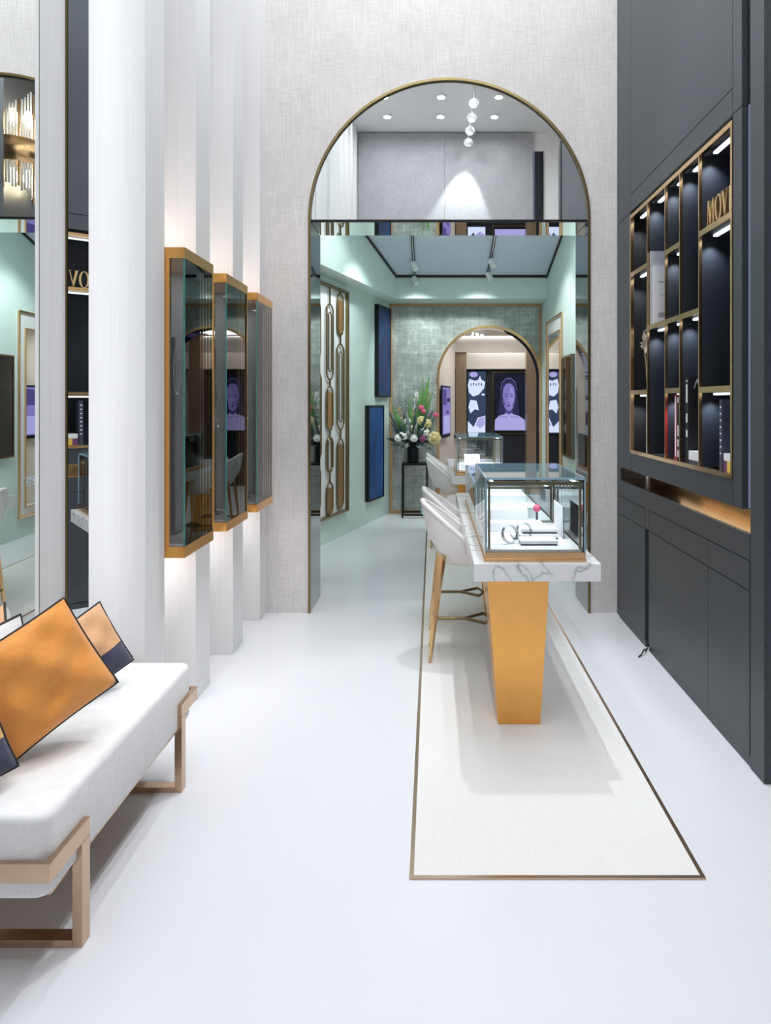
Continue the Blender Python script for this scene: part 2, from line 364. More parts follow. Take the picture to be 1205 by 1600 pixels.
# rear wall (behind the camera, seen in the arch mirror): grey fabric panels
wr = struct('wall_rear', B(-1.75, 2.42, -1.5, -1.361, 0, CEIL), 'white_paint')
for x0, x1 in ((-1.27, 0.205), (0.21, 1.72)):
    obj('fabric_panel', B(x0, x1, -1.359, -1.30, 0.01, CEIL-0.02), 'grey_fabric', wr)
wn = structT('window_1', (1.82, -1.34, 0.3))
obj('pane', B(1.735, 1.90, -1.355, -1.345, 0.3, 5.9), 'navy_interior', wn)
for x in (1.735, 1.885): obj('frame', B(x, x+0.015, -1.344, -1.325, 0.3, 5.9), 'blue_glow' if x < 1.8 else 'black_metal', wn)  # one frame bar emits blue, standing in for the glow beside the pane
struct('wall_right_entrance', B(2.30, 2.42, -1.36, 2.856, 0, CEIL), 'navy_lacquer')
struct('wall_right_return', B(1.801, 2.299, 2.857, 2.97, 0, CEIL), 'navy_lacquer')
# recessed downlights (27) and the spot track
for iy, y in enumerate(DOWN_Y[:3]):
    for ix, x in enumerate(DOWN_X):
        t = thing('downlight', (x, y, CEIL-0.03), 'recessed ceiling downlight ' + ('over the fins', 'in mid ceiling', 'over the dark wall')[ix] + ', ' + ('row beside the grey rear wall', 'second row from the grey rear wall', 'third row from the grey rear wall')[iy], 'downlight', 'recessed hall downlights')
        bm = bm_new(); tube(bm, [(x+0.055*math.cos(a*PI/12), y+0.055*math.sin(a*PI/12), CEIL-0.008) for a in range(24)], 0.010, 6, True)
        obj('ring', bm, 'white_plastic', t, smooth=True)
        obj('lens', lathe(bm_new(), [(0.046, CEIL-0.006), (0.046, CEIL-0.001)], x, y, 20), 'lamp_disc', t)
t = thing('ceiling_track', (TRACK_X, 1.8, TRACK_Z), 'white track along the tall hall ceiling, seen in the mirror', 'track')
obj('rail', B(TRACK_X-0.015, TRACK_X+0.015, -1.2, 4.9, TRACK_Z+0.17, CEIL-0.001), 'white_plastic', t)
for i, (y, tg, p, a) in enumerate(TRACK):
    t = thing('track_spotlight', (TRACK_X, y, TRACK_Z), 'round white track spotlight, ' + ('first', 'second', 'third', 'fourth', 'fifth', 'sixth', 'seventh', 'added eighth')[i] + ' from the grey rear wall', 'spotlight', 'hall track spotlights')
    c = Vector((TRACK_X, y, TRACK_Z-0.08)); d = (Vector(tg)-c).normalized()
    obj('stem', tube(bm_new(), [(TRACK_X, y, TRACK_Z+0.17), (TRACK_X, y, TRACK_Z-0.02)], 0.008), 'white_plastic', t)
    bm = sph(bm_new(), (0, 0, 0), 0.075, u=20, v=14)
    bmesh.ops.bisect_plane(bm, geom=bm.verts[:]+bm.edges[:]+bm.faces[:], plane_co=(0, 0, -0.05), plane_no=(0, 0, -1), clear_outer=True)
    q = d.to_track_quat('-Z', 'Y').to_matrix().to_4x4(); bmesh.ops.transform(bm, matrix=Matrix.Translation(c) @ q, verts=bm.verts[:])
    obj('housing', bm, 'white_plastic', t, smooth=True)
    bm = bm_new(); bmesh.ops.create_circle(bm, cap_ends=True, segments=20, radius=0.05, matrix=Matrix.Translation(c + d*0.049) @ q)
    obj('lens', bm, 'lamp_disc', t)

# floor inlay: carpet framed in brass
CX0, CX1, CY0, CY1 = -0.075, 0.913, 2.285, 8.4
t = thing('carpet_inlay', ((CX0+CX1)/2, CY0, 0), 'long pale carpet runner framed by a thin copper strip under the tables', 'carpet')
obj('pile', B(CX0+0.012, CX1-0.012, CY0+0.014, CY1-0.012, 0.0005, 0.006), 'carpet', t)
for a in ((CX0-0.003, CX0+0.012, CY0, CY1), (CX1-0.012, CX1+0.003, CY0, CY1), (CX0+0.012, CX1-0.012, CY0, CY0+0.014), (CX0+0.012, CX1-0.012, CY1-0.012, CY1)):
    obj('border_strip', B(*a, 0.0005, 0.0065), 'bronze', t)

# ---------------------------------------------------------------- right wall (dark joinery)
RX = 1.387; G = 0.005
wrt = structT('wall_right', (1.75, 4.0, 0))
obj('carcass', B(1.66, 1.80, 2.86, EW0-0.001, 0, CEIL), 'black_gap', wrt)
obj('core', B(1.415, 1.659, 2.996, EW0-0.001, 2.93, CEIL-0.001), 'black_gap', wrt)
obj('core', B(1.66-0.001, 1.415, 4.80, EW0-0.001, 1.12, 2.93), 'black_gap', wrt)
obj('pilaster', B(RX, 1.659, 2.855, 2.978, 3.96, CEIL-0.001), 'navy_lacquer', wrt)
obj('pilaster', B(RX, 1.659, 2.855, 2.978, 0.001, 3.955), 'navy_lacquer', wrt)
obj('end_stile', B(RX+0.012, 1.414, 5.07+G, EW0-0.002, 0.90, 2.92), 'navy_lacquer', wrt)
obj('end_stile', B(RX+0.012, 1.414, 5.07+G, EW0-0.002, 2.925, CEIL-0.002), 'navy_lacquer', wrt)
obj('upper_panel', B(RX, 1.414, 3.155, 4.775, 3.052, CEIL-0.002), 'navy_lacquer', wrt)
obj('stile', B(RX, 1.414, 3.06, 3.155-G, 2.93, CEIL-0.002), 'navy_lacquer', wrt)
obj('stile', B(RX, 1.414, 4.775+G, 5.07, 2.93, CEIL-0.002), 'navy_lacquer', wrt)
obj('rail', B(RX, 1.414, 3.155, 4.775, 2.93, 3.052-G), 'navy_lacquer', wrt)
obj('slot_glow', B(1.4155, 1.435, 3.050, 3.0585, 1.125, CEIL-0.1), 'blue_glow', wrt)  # emissive strip standing in for blue light falling on the block's end face
# bookshelf
YS = [3.162, 3.549, 3.824, 4.066, 4.405, 4.774]     # dividers, near to far
ZT, ZB = 2.90, 1.254
BK = 1.615                                           # inside back
sh = thing('wall_bookshelf', (1.5, 3.97, 1.12), 'dark navy wall bookshelf with brass dividers and small shelf lights', 'bookshelf')
obj('surround', B(RX, 1.414, 3.06, 3.158-G*2, 1.12, 2.925), 'navy_lacquer', sh)
obj('surround', B(RX, 1.414, 4.78+G, 5.07, 1.12, 2.925), 'navy_lacquer', sh)
obj('surround', B(RX, 1.414, 3.158-G, 4.78, 1.12, ZB-0.014), 'navy_lacquer', sh)
obj('bottom_board', B(1.4145, 1.659, 3.06, 4.795, 1.12, ZB-0.014), 'navy_lacquer', sh)
obj('back_panel', B(BK, 1.655, 3.06, 4.795, ZB-0.013, 2.925), 'navy_interior', sh)
obj('side_board', B(1.4145, BK-0.001, 3.06, YS[0]-0.009, ZB-0.013, 2.925), 'navy_interior', sh)
obj('top_board', B(1.4145, BK-0.001, YS[0]-0.008, 4.795, ZT+0.005, 2.925), 'navy_interior', sh)
fr = 0.012
obj('brass_frame', B(RX-0.004, RX+0.02, YS[0]-0.008, YS[-1]+0.008, ZT-0.022, ZT+0.004), 'brass', sh)
obj('brass_frame', B(RX-0.004, RX+0.02, YS[0]-0.008, YS[-1]+0.008, ZB-0.012, ZB+0.012), 'brass', sh)
obj('brass_frame', B(RX-0.004, RX+0.02, YS[0]-0.008, YS[0]+0.010, ZB+0.0125, ZT-0.0225), 'brass', sh)
obj('brass_frame', B(RX-0.004, RX+0.02, YS[-1]-0.008, YS[-1]+0.008, ZB+0.0125, ZT-0.0225), 'brass', sh)
for y in YS[1:-1]:
    d = obj('divider', B(RX+0.012, BK-0.001, y-0.006, y+0.006, ZB+0.0125, ZT-0.0225), 'navy_interior', sh)
    obj('brass_edge', B(RX-0.003, RX+0.0115, y-0.006, y+0.006, ZB+0.0125, ZT-0.0225), 'brass', d)
COLS = {0: [2.485, 1.677], 1: [2.09], 2: [2.50, 2.09, 1.68], 3: [2.09], 4: [2.50, 1.68]}   # near to far
for c, zs in COLS.items():
    y0, y1 = YS[c]+0.0065, YS[c+1]-0.0065
    for z in zs:
        s = obj('shelf', B(RX+0.012, BK-0.001, y0, y1, z-0.028, z), 'navy_interior', sh)
        obj('brass_edge', B(RX-0.003, RX+0.0115, y0, y1, z-0.030, z), 'brass', s)
    for z in [ZT-0.023] + [z-0.0305 for z in zs]:
        obj('shelf_light', B(RX+0.045, RX+0.068, y0+0.02, y1-0.06, z-0.012, z-0.001), 'led_white', sh)
        spot_light('shelf_lamp', (RX+0.056, y1-0.05, z-0.014), (RX+0.058, y1-0.02, z-0.40), 4.5, 100, 1.0, 0.008, (0.80, 0.89, 1.0))
# brass niche under the bookshelf
obj('niche_ledge', B(RX+0.021, 1.659, 2.98, EW0-0.002, 0.995, 1.02), 'bronze', wrt)
obj('niche_back', B(1.635, 1.659, 2.98, EW0-0.002, 1.0205, 1.1185), 'brass', wrt)
obj('niche_light', B(1.56, 1.57, 3.0, 4.3, 1.112, 1.118), 'led_warm', wrt)
# base cabinets
UN = [('wide dark base cabinet below the niche, nearest the corner pilaster', 2.985, 3.436), ('middle dark base cabinet below the niche, widest of three', 3.436, 4.385), ('dark base cabinet beside the arch wall, with a dark gap at its side', 4.455, 5.07)]
UN[0] = ('narrow dark base cabinet beside the corner pilaster, nearest of three', 2.985, 3.436)
for lab, a, b in UN:
    t = thing('base_cabinet', (1.52, (a+b)/2, 0), lab, 'cabinet', 'base cabinets of the dark wall')
    obj('body', B(RX+0.021, 1.655, a+0.001, b-0.001, 0.001, 0.992), 'black_gap', t)
    obj('plinth', B(RX+0.004, RX+0.0205, a+0.001, b-0.001, 0.001, 0.045), 'navy_lacquer', t)
    obj('door', B(RX, RX+0.0205, a+G/2, b-G/2, 0.05, 0.772-G/2), 'navy_lacquer', t)
    obj('drawer', B(RX, RX+0.0205, a+G/2, b-G/2, 0.772+G/2, 0.905-G/2), 'navy_lacquer', t)
    obj('top_rail', B(RX, RX+0.0205, a+0.001, b-0.001, 0.905+G/2, 1.020), 'navy_lacquer', t)
obj('filler', B(RX, RX+0.02, 4.386, 4.454, 0.772+G, 1.020), 'navy_lacquer', wrt)
obj('gap_back', B(RX+0.06, RX+0.07, 4.386, 4.454, 0.001, 0.77), 'black_gap', wrt)
obj('end_panel', B(RX+0.012, 1.655, 5.072, EW0-0.002, 0.001, 0.895), 'navy_lacquer', wrt)
obj('power_cable', tube(bm_new(), [(1.39, 4.42, 0.006), (1.36, 4.36, 0.012), (1.34, 4.32, 0.035), (1.315, 4.30, 0.008), (1.29, 4.27, 0.006)], 0.005), 'piping_black', None, True,
    label='short black cable end on the floor by the dark cabinets', cat='cable')

# ================================================================= FURNITURE
# ---------------------------------------------------------------- left showcases
SX = -1.17; SZ0, SZ1 = 0.862, 2.332
def showcase(y0, y1, lab):
    t = thing('wall_showcase', (-1.3, (y0+y1)/2, SZ0), lab, 'showcase', 'glass wall showcases between the fins')
    xb = WLX+0.002; b = 0.053
    obj('top_frame', B(xb, SX, y0, y1, SZ1-b, SZ1), 'brass_brushed', t, bevel=0.002)
    obj('bottom_frame', B(xb, SX, y0, y1, SZ0, SZ0+b), 'brass_brushed', t, bevel=0.002)
    obj('back_panel', B(xb, xb+0.16, y0+0.004, y1-0.004, SZ0+b, SZ1-b), 'grey_suede', t)
    obj('side_post', B(FX-0.004, FX+0.022, y0+0.001, y0+0.022, SZ0+b, SZ1-b), 'brass_brushed', t)
    obj('side_post', B(SX-0.02, SX-0.003, y1-0.014, y1-0.001, SZ0+b, SZ1-b), 'brass_brushed', t)
    obj('floor_panel', B(xb+0.161, SX-0.012, y0+0.012, y1-0.012, SZ0+b, SZ0+b+0.012), 'case_white', t)
    g = obj('front_glass', B(SX-0.010, SX-0.002, y0+0.010, y1-0.0145, SZ0+b, SZ1-b), 'clear_glass', t)
    obj('glass_edge', B(SX-0.010, SX-0.002, y0+0.002, y0+0.0095, SZ0+b, SZ1-b), 'glass_edge', g)
    obj('side_glass', B(FX+0.0225, SX-0.0105, y0+0.003, y0+0.010, SZ0+b, SZ1-b), 'clear_glass', t)
    obj('light_bar', B(xb+0.19, xb+0.20, y0+0.05, y1-0.05, SZ1-b-0.005, SZ1-b-0.0005), 'led_white', t)  # added light bar, tucked at the back
    yc = (y0+y1)/2
    obj('glow_strip', B(WLX+0.03, WLX+0.05, y0+0.03, y1-0.03, SZ0-0.006, SZ0-0.0005), 'led_white', t); obj('glow_strip', B(WLX+0.03, WLX+0.05, y0+0.03, y1-0.03, SZ1+0.0005, SZ1+0.006), 'led_white', t)
    area_light('glow_lamp', (WLX+0.10, yc, SZ0-0.012), (WLX+0.16, yc, 0), 1.6, 0.06, y1-y0-0.06); area_light('glow_lamp', (WLX+0.10, yc, SZ1+0.012), (WLX+0.16, yc, 4), 1.0, 0.06, y1-y0-0.06)
    area_light('added_showcase_lamp', (xb+0.195, (y0+y1)/2, SZ1-b-0.012), (xb+0.25, (y0+y1)/2, 1), 0.22, 0.03, y1-y0-0.1)  # added lamp to brighten the showcase interior
    return t
showcase(3.225, 3.646, 'brass framed glass wall showcase closest to the bench, largest in view')
showcase(3.882, 4.324, 'brass framed glass wall showcase, middle one of three')
showcase(4.556, 4.996, 'brass framed glass wall showcase closest to the arch')
def jewel_stand(x, y, z0, h, lab, necklace=True):
    t = thing('necklace_stand', (x, y, SZ0+0.066), lab, 'jewellery stand', 'slim stands inside the wall showcases')
    zb = SZ0+0.066
    obj('base', rbox(x-0.035, x+0.035, y-0.045, y+0.045, zb, zb+0.012, 0.003), 'black_metal', t)
    obj('post', B(x-0.008, x+0.008, y-0.012, y+0.012, zb+0.012, z0+h), 'black_metal', t)
    bm = bm_new()
    pts = [(x+0.016, y+0.04*math.sin(a), z0+h*0.62+0.22*h*math.cos(a)*(1.7 if math.cos(a) < 0 else 1)) for a in [2*PI*k/24 for k in range(24)]]
    tube(bm, pts, 0.003, 6, True)
    obj('chain', bm, 'chrome', t, True)
    for k, (dz, r) in enumerate(((-0.0, 0.010), (0.12*h, 0.006), (0.22*h, 0.006))):
        bm = bm_new(); bmesh.ops.create_icosphere(bm, subdivisions=1, radius=r, matrix=Matrix.Translation((x+0.02, y + (0, 0.038, -0.038)[k], z0+h*0.25+dz+ (0 if k == 0 else 0.2*h))))
        obj('gem', bm, 'chrome', t)
jewel_stand(-1.33, 3.50, 1.55, 0.38, 'dark necklace stand inside the showcase closest to the bench')
jewel_stand(-1.31, 4.10, 1.30, 0.62, 'dark necklace stand inside the middle wall showcase')
jewel_stand(-1.31, 4.75, 1.35, 0.55, 'dark necklace stand inside the wall showcase closest to the arch')

# ---------------------------------------------------------------- display tables and cases
TX0, TX1, TT, TB = 0.19, 0.772, 0.86, 0.778
def table(y0, y1, lab, peds):
    t = thing('display_table', ((TX0+TX1)/2, (y0+y1)/2, 0.006), lab, 'table', 'marble topped display tables')
    obj('tabletop', B(TX0, TX1, y0, y1, TB, TT), 'marble', t, bevel=0.003)
    for ip, py in enumerate(peds):
        dx = 0.13*ip
        bm = bm_new(); z0, z1 = 0.0065, TB-0.0005
        def q(z, xa, xb, ya, yb): return [bm.verts.new(p) for p in ((xa, ya, z), (xb, ya, z), (xb, yb, z), (xa, yb, z))]
        a = q(z0, 0.326+dx, 0.533+dx*0.8, py+0.0, py+0.24); b = q(z1, 0.264+dx*1.2, 0.574+dx*0.8, py-0.03, py+0.27)
        bm.faces.new(list(reversed(a))); bm.faces.new(b)
        for k in range(4): bm.faces.new((a[k], a[(k+1) % 4], b[(k+1) % 4], b[k]))
        obj('pedestal', bm, 'brass_brushed', t)
    return t
table(3.12, 5.55, 'marble topped display table on a tapering brass pedestal, nearest the camera', (3.374, 5.25))
table(6.80, 8.85, 'marble topped display table in the mint room beyond the arch', (7.05, 8.45))
def case(y0, y1, lab, x0=0.239, x1=0.712, h=0.39, blue='glass_edge_blue', pw=1.1):
    z = TT; bb = 0.044
    t = thing('display_case', ((x0+x1)/2, (y0+y1)/2, z), lab, 'display case', 'glass display cases on the tables')
    obj('base', B(x0, x1, y0, y1, z+0.001, z+0.014), 'brass', t, bevel=0.002)
    obj('plinth', B(x0+0.004, x1-0.004, y0+0.004, y1-0.004, z+0.0141, z+bb), 'brass', t, bevel=0.002)
    obj('platform', B(x0+0.020, x1-0.020, y0+0.020, y1-0.020, z+bb, z+bb+0.010), 'case_white', t)
    zt = z+h; g = 0.010
    for nm, a in (('front_pane', (x0+0.006, x1-0.006, y0+0.004, y0+0.004+g)), ('back_pane', (x0+0.006, x1-0.006, y1-0.004-g, y1-0.004)),
                  ('side_pane', (x0+0.004, x0+0.004+g, y0+0.015, y1-0.015)), ('side_pane', (x1-0.004-g, x1-0.004, y0+0.015, y1-0.015))):
        obj(nm, B(*a, z+bb+0.0005, zt-0.0105), 'case_glass', t)
    obj('top_pane', B(x0+0.014, x1-0.014, y0+0.014, y1-0.014, zt-0.010, zt), 'case_glass', t)
    # polished blue-green edges of the top pane and of the corners
    e = 0.010
    for a in ((x0+0.004, x1-0.004, y0+0.004, y0+0.0135), (x0+0.004, x1-0.004, y1-0.0135, y1-0.004), (x0+0.004, x0+0.0135, y0+0.014, y1-0.014), (x1-0.0135, x1-0.004, y0+0.014, y1-0.014)):
        obj('pane_edge', B(*a, zt-0.010, zt), blue, t)
    for xa in (x0+0.0045, x1-0.0105):
        for ya in (y0-0.0005, y1-0.0035): obj('pane_edge', B(xa, xa+0.006, ya, ya+0.004, z+bb+0.001, zt-0.011), blue, t)
    # slim inner frame carrying the lights
    f = 0.010
    for xa in (x0+0.020, x1-0.030):
        for ya in (y0+0.022, y1-0.032): obj('frame_post', B(xa, xa+f, ya, ya+f, z+bb+0.0105, zt-0.022), 'dark_brass', t)
        obj('frame_rail', B(xa, xa+f, y0+0.033, y1-0.033, zt-0.032, zt-0.022), 'dark_brass', t)
    for ya in (y0+0.022, y1-0.032): obj('frame_rail', B(x0+0.0305, x1-0.0305, ya, ya+f, zt-0.036, zt-0.022), 'dark_brass', t)
    xl = x0+0.042
    for xl in (x0+0.042, x1-0.042):
        obj('light_bar', B(xl-0.005, xl+0.005, y0+0.05, y1-0.05, zt-0.030, zt-0.022), 'led_white', t)
    area_light('case_lamp', ((x0+x1)/2, (y0+y1)/2, zt-0.034), ((x0+x1)/2, (y0+y1)/2, 0), pw*(y1-y0), x1-x0-0.12, y1-y0-0.1, spread=math.radians(150))
    return t
case(3.153, 3.90, 'glass display case nearest the camera with brass base and white lit interior')
case(3.935, 5.06, 'second glass display case on the near table, lower and behind the first', h=0.27)
case(6.86, 7.75, 'glass display case on the table in the mint room', pw=5.0)
PZ = TT+0.0545
def block(x0, x1, y0, y1, z0, z1, lab, matn='case_white'):
    return obj('display_block', rbox(x0, x1, y0, y1, PZ+z0, PZ+z1, 0.004), matn, None, label=lab, cat='display block', group='white blocks in the display cases')
def tray(x0, x1, y0, y1, z0, lab):
    t = thing('display_tray', ((x0+x1)/2, (y0+y1)/2, PZ+z0), lab, 'tray', 'white trays in the display cases')
    obj('base', B(x0+0.004, x1-0.004, y0+0.004, y1-0.004, PZ+z0, PZ+z0+0.006), 'ink_dark', t)
    obj('pad', rbox(x0, x1, y0, y1, PZ+z0+0.0062, PZ+z0+0.024, 0.006), 'case_white', t)
tray(0.42, 0.60, 3.255, 3.36, 0, 'low white tray at the front of the near display case')
tray(0.40, 0.63, 3.40, 3.53, 0, 'white tray behind the two bracelets in the near display case')
tray(0.45, 0.63, 3.42, 3.50, 0.026, 'small white tray stacked on a larger one in the near display case')
block(0.30, 0.58, 3.60, 3.68, 0, 0.05, 'long low white block across the near display case')
block(0.28, 0.52, 3.72, 3.82, 0, 0.10, 'tall white block at the back of the near display case')
block(0.30, 0.62, 4.05, 4.22, 0, 0.06, 'low white block at the front of the second display case')
block(0.34, 0.60, 4.35, 4.55, 0, 0.09, 'tall white block in the middle of the second display case')
block(0.30, 0.62, 4.7, 4.9, 0, 0.08, 'white block at the back of the second display case')
block(0.30, 0.64, 7.0, 7.15, 0, 0.05, 'low white block inside the display case of the mint room')
block(0.34, 0.50, 7.25, 7.4, 0, 0.12, 'tall white block inside the display case of the mint room')
def bracelet(x, y, z, r, rz, lab):
    t = thing('bracelet', (x, y, z), lab, 'bracelet', 'bracelets in the near display case')
    rot = Matrix.Translation((x, y, z+r+0.003)) @ Matrix.Rotation(rz, 4, 'Z') @ Matrix.Rotation(-0.25, 4, 'X')
    def ring(rr, yy, th, m):
        bm = bm_new(); tube(bm, [rot @ Vector((rr*math.cos(a), yy, rr*math.sin(a))) for a in [2*PI*k/36 for k in range(36)]], th, 6, True)
        obj(m[1], bm, m[0], t, True)
    ring(r, 0.0, 0.0032, ('chrome', 'band')); ring(r, 0.008, 0.0022, ('ink_dark', 'inlay')); ring(r*0.98, -0.007, 0.0022, ('chrome', 'rim'))
bracelet(0.375, 3.31, PZ, 0.042, 0.5, 'silver bracelet standing upright in the near display case, lower of two')
bracelet(0.455, 3.385, PZ+0.002, 0.040, 0.4, 'silver bracelet standing upright beside the white trays')
t = thing('display_card', (0.655, 3.55, PZ), 'white upright card standing at the side of the near display case', 'card')
obj('card', B(0.650, 0.655, 3.42, 3.66, PZ, PZ+0.16), 'paper_white', t); obj('backing', B(0.6552, 0.659, 3.42, 3.66, PZ, PZ+0.16), 'ink_dark', t)
t = thing('gem_flower', (0.56, 3.75, PZ), 'small pink and dark gemstone ornament at the back of the near case', 'ornament')
bm = bm_new(); bmesh.ops.create_icosphere(bm, subdivisions=2, radius=0.022, matrix=Matrix.Translation((0.575, 3.76, PZ+0.10))); obj('bloom', bm, 'pink_petal', t)
obj('stem', tube(bm_new(), [(0.575, 3.76, PZ), (0.575, 3.76, PZ+0.085)], 0.006), 'ink_dark', t)

# ---------------------------------------------------------------- stools
def make_stool(cx, cy, lab):
    t = thing('bar_stool', (cx, cy, 0.007), lab, 'stool', 'white bar stools with brass legs')
    nth, nz = 28, 8
    def rim(a):                       # a: 0 at the back, pi at the front
        c = math.cos(a); return 0.685 + 0.29*max(0, (c+0.55)/1.55)**1.25
    def pt(a, s, off=0.0):            # s 0 bottom .. 1 rim
        z0 = 0.60; zr = rim(a); z = z0 + (zr-z0)*s
        k = min(1.0, s*1.6)
        rx = 0.125 + 0.095*math.sin(k*PI/2) + off; ry = 0.15 + 0.085*math.sin(k*PI/2) + off
        lean = -0.055*max(0, math.cos(a))*(z-0.66)/0.3 if z > 0.66 else 0
        return (cx - rx*math.cos(a) + lean, cy + ry*math.sin(a), z)
    def shell(off0, off1, lip):
        bm = bm_new(); O = [[], []]
        for li, off in enumerate((off0, off1)):
            for i in range(nth):
                a = 2*PI*i/nth
                O[li].append([bm.verts.new(Vector(pt(a, s/nz, off)) + Vector((0, 0, lip if (li == 1 and s == nz) else 0))) for s in range(nz+1)])
        for i in range(nth):
            j = (i+1) % nth
            for s in range(nz):
                bm.faces.new((O[0][i][s], O[0][j][s], O[0][j][s+1], O[0][i][s+1])); bm.faces.new((O[1][i][s], O[1][i][s+1], O[1][j][s+1], O[1][j][s]))
            bm.faces.new((O[0][i][nz], O[0][j][nz], O[1][j][nz], O[1][i][nz])); bm.faces.new((O[0][i][0], O[1][i][0], O[1][j][0], O[0][j][0]))
        bmesh.ops.recalc_face_normals(bm, faces=bm.faces[:]); return bm
    o = obj('shell', shell(0.0, -0.028, 0.0), 'white_leather', t, True); m = o.modifiers.new('s', 'SUBSURF'); m.levels = m.render_levels = 1
    pp = [(pt(2*PI*k/56, 1.0, -0.014)) for k in range(56)]
    pp = [(p[0], p[1], p[2]+0.002) for p in pp]
    obj('rim_piping', tube(bm_new(), pp, 0.016, 8, True), 'white_leather', t, True)
    bm = bm_new(); sph(bm, (cx+0.01, cy, 0.665), 1, 0.185, 0.20, 0.045, 24, 10); obj('seat_pad', bm, 'white_leather', t, True)
    obj('underside', lathe(bm_new(), [(0.10, 0.590), (0.115, 0.602)], cx, cy, 24), 'brass', t)
    legs = [((cx-0.135, cy-0.125), (cx-0.216, cy-0.14)), ((cx-0.135, cy+0.125), (cx-0.216, cy+0.135)), ((cx+0.13, cy-0.13), (cx+0.205, cy-0.19)), ((cx+0.13, cy+0.13), (cx+0.205, cy+0.19))]
    for (a, b) in legs:
        bm = bm_new(); tube(bm, [(a[0], a[1], 0.66), (b[0], b[1], 0.0075)], 0.020, 4, r2=0.010)
        obj('leg', bm, 'brass', t)
    zf = 0.235
    def lx(leg, z): return (leg[0][0] + (leg[1][0]-leg[0][0])*(0.66-z)/0.653, leg[0][1] + (leg[1][1]-leg[0][1])*(0.66-z)/0.653, z)
    l = [lx(q, zf) for q in legs]
    bars = [(l[0], l[1]), ((l[0][0], cy, zf), (cx, cy, zf)), ((cx, cy, zf), (cx+0.13, cy-0.10, zf)), ((cx, cy, zf), (cx+0.13, cy+0.10, zf)),
            ((cx+0.13, cy-0.10, zf), (cx+0.17, cy, zf)), ((cx+0.13, cy+0.10, zf), (cx+0.17, cy, zf)), (l[2], l[3]), ((cx+0.17, cy, zf), (l[2][0], cy, zf))]
    for a, b in bars: obj('footrest_bar', tube(bm_new(), [a, b], 0.010, 6), 'dark_brass', t)
    return t
st = make_stool(0.2, 4.31, 'white leather bar stool with brass legs, nearest the camera at the first table')
dup(st, (0.2, 4.91, 0.007), 'white leather bar stool right behind the nearest one, at the first table')
dup(st, (0.2, 7.55, 0.007), 'white bar stool at the second table in the mint room, nearer of the two')
dup(st, (0.2, 8.15, 0.007), 'white bar stool at the far end of the second table, under the flowers')

# ---------------------------------------------------------------- bench and cushions
BX0, BX1, BY0, BY1 = -1.47, -1.04, 1.845, 2.965
t = thing('bench', ((BX0+BX1)/2, (BY0+BY1)/2, 0), 'white upholstered bench with bronze wraparound frame legs by the mirror', 'bench')
bm = B(BX0+0.004, BX1-0.003, BY0+0.004, BY1-0.004, 0.245, 0.475)
bmesh.ops.bevel(bm, geom=[e for e in bm.edges if abs(e.verts[0].co.z-e.verts[1].co.z) > 0.1], offset=0.045, segments=6, profile=0.5, affect='EDGES')
bmesh.ops.bevel(bm, geom=[e for e in bm.edges if abs(e.verts[0].co.z-e.verts[1].co.z) < 1e-4], offset=0.022, segments=3, profile=0.5, affect='EDGES')
obj('seat_cushion', bm, 'bench_fabric', t, True)
def loop_rect(x0, x1, y0, y1, z, r): return [(x0, y0, z), (x1, y0, z), (x1, y1, z), (x0, y1, z)]
obj('underframe', B(BX0+0.02, BX1-0.02, BY0+0.05, BY1-0.05, 0.232, 0.246), 'bronze', t)
for ye, yl, s in ((BY0, 2.0, 1), (BY1, 2.838, -1)):
    zc0, zc1 = 0.308, 0.36; th = 0.014
    ya, yb = (ye-th, ye+0.002) if s == 1 else (ye-0.002, ye+th)
    obj('end_band', B(BX0, BX1+th, ya, yb, zc0, zc1), 'bronze', t, bevel=0.001)
    lw = 0.045
    yl0, yl1 = (yl, yl+lw) if s == 1 else (yl-lw, yl)
    for xa, xb in ((BX1-0.004, BX1+th),):
        obj('side_band', B(xa, xb, *((yb+0.0005, yl1) if s == 1 else (yl0, ya-0.0005)), zc0, zc1), 'bronze', t, bevel=0.001)
        obj('leg', B(xa-0.012, xb, yl0, yl1, 0.0, zc0-0.0005), 'bronze', t, bevel=0.001)
    obj('leg', B(BX0+0.002, BX0+0.028, yl0, yl1, 0.0, 0.2315), 'bronze', t, bevel=0.001)
    obj('foot_bar', B(BX0+0.0285, BX1-0.0165, yl0, yl1, 0.0, 0.022), 'bronze', t, bevel=0.001)
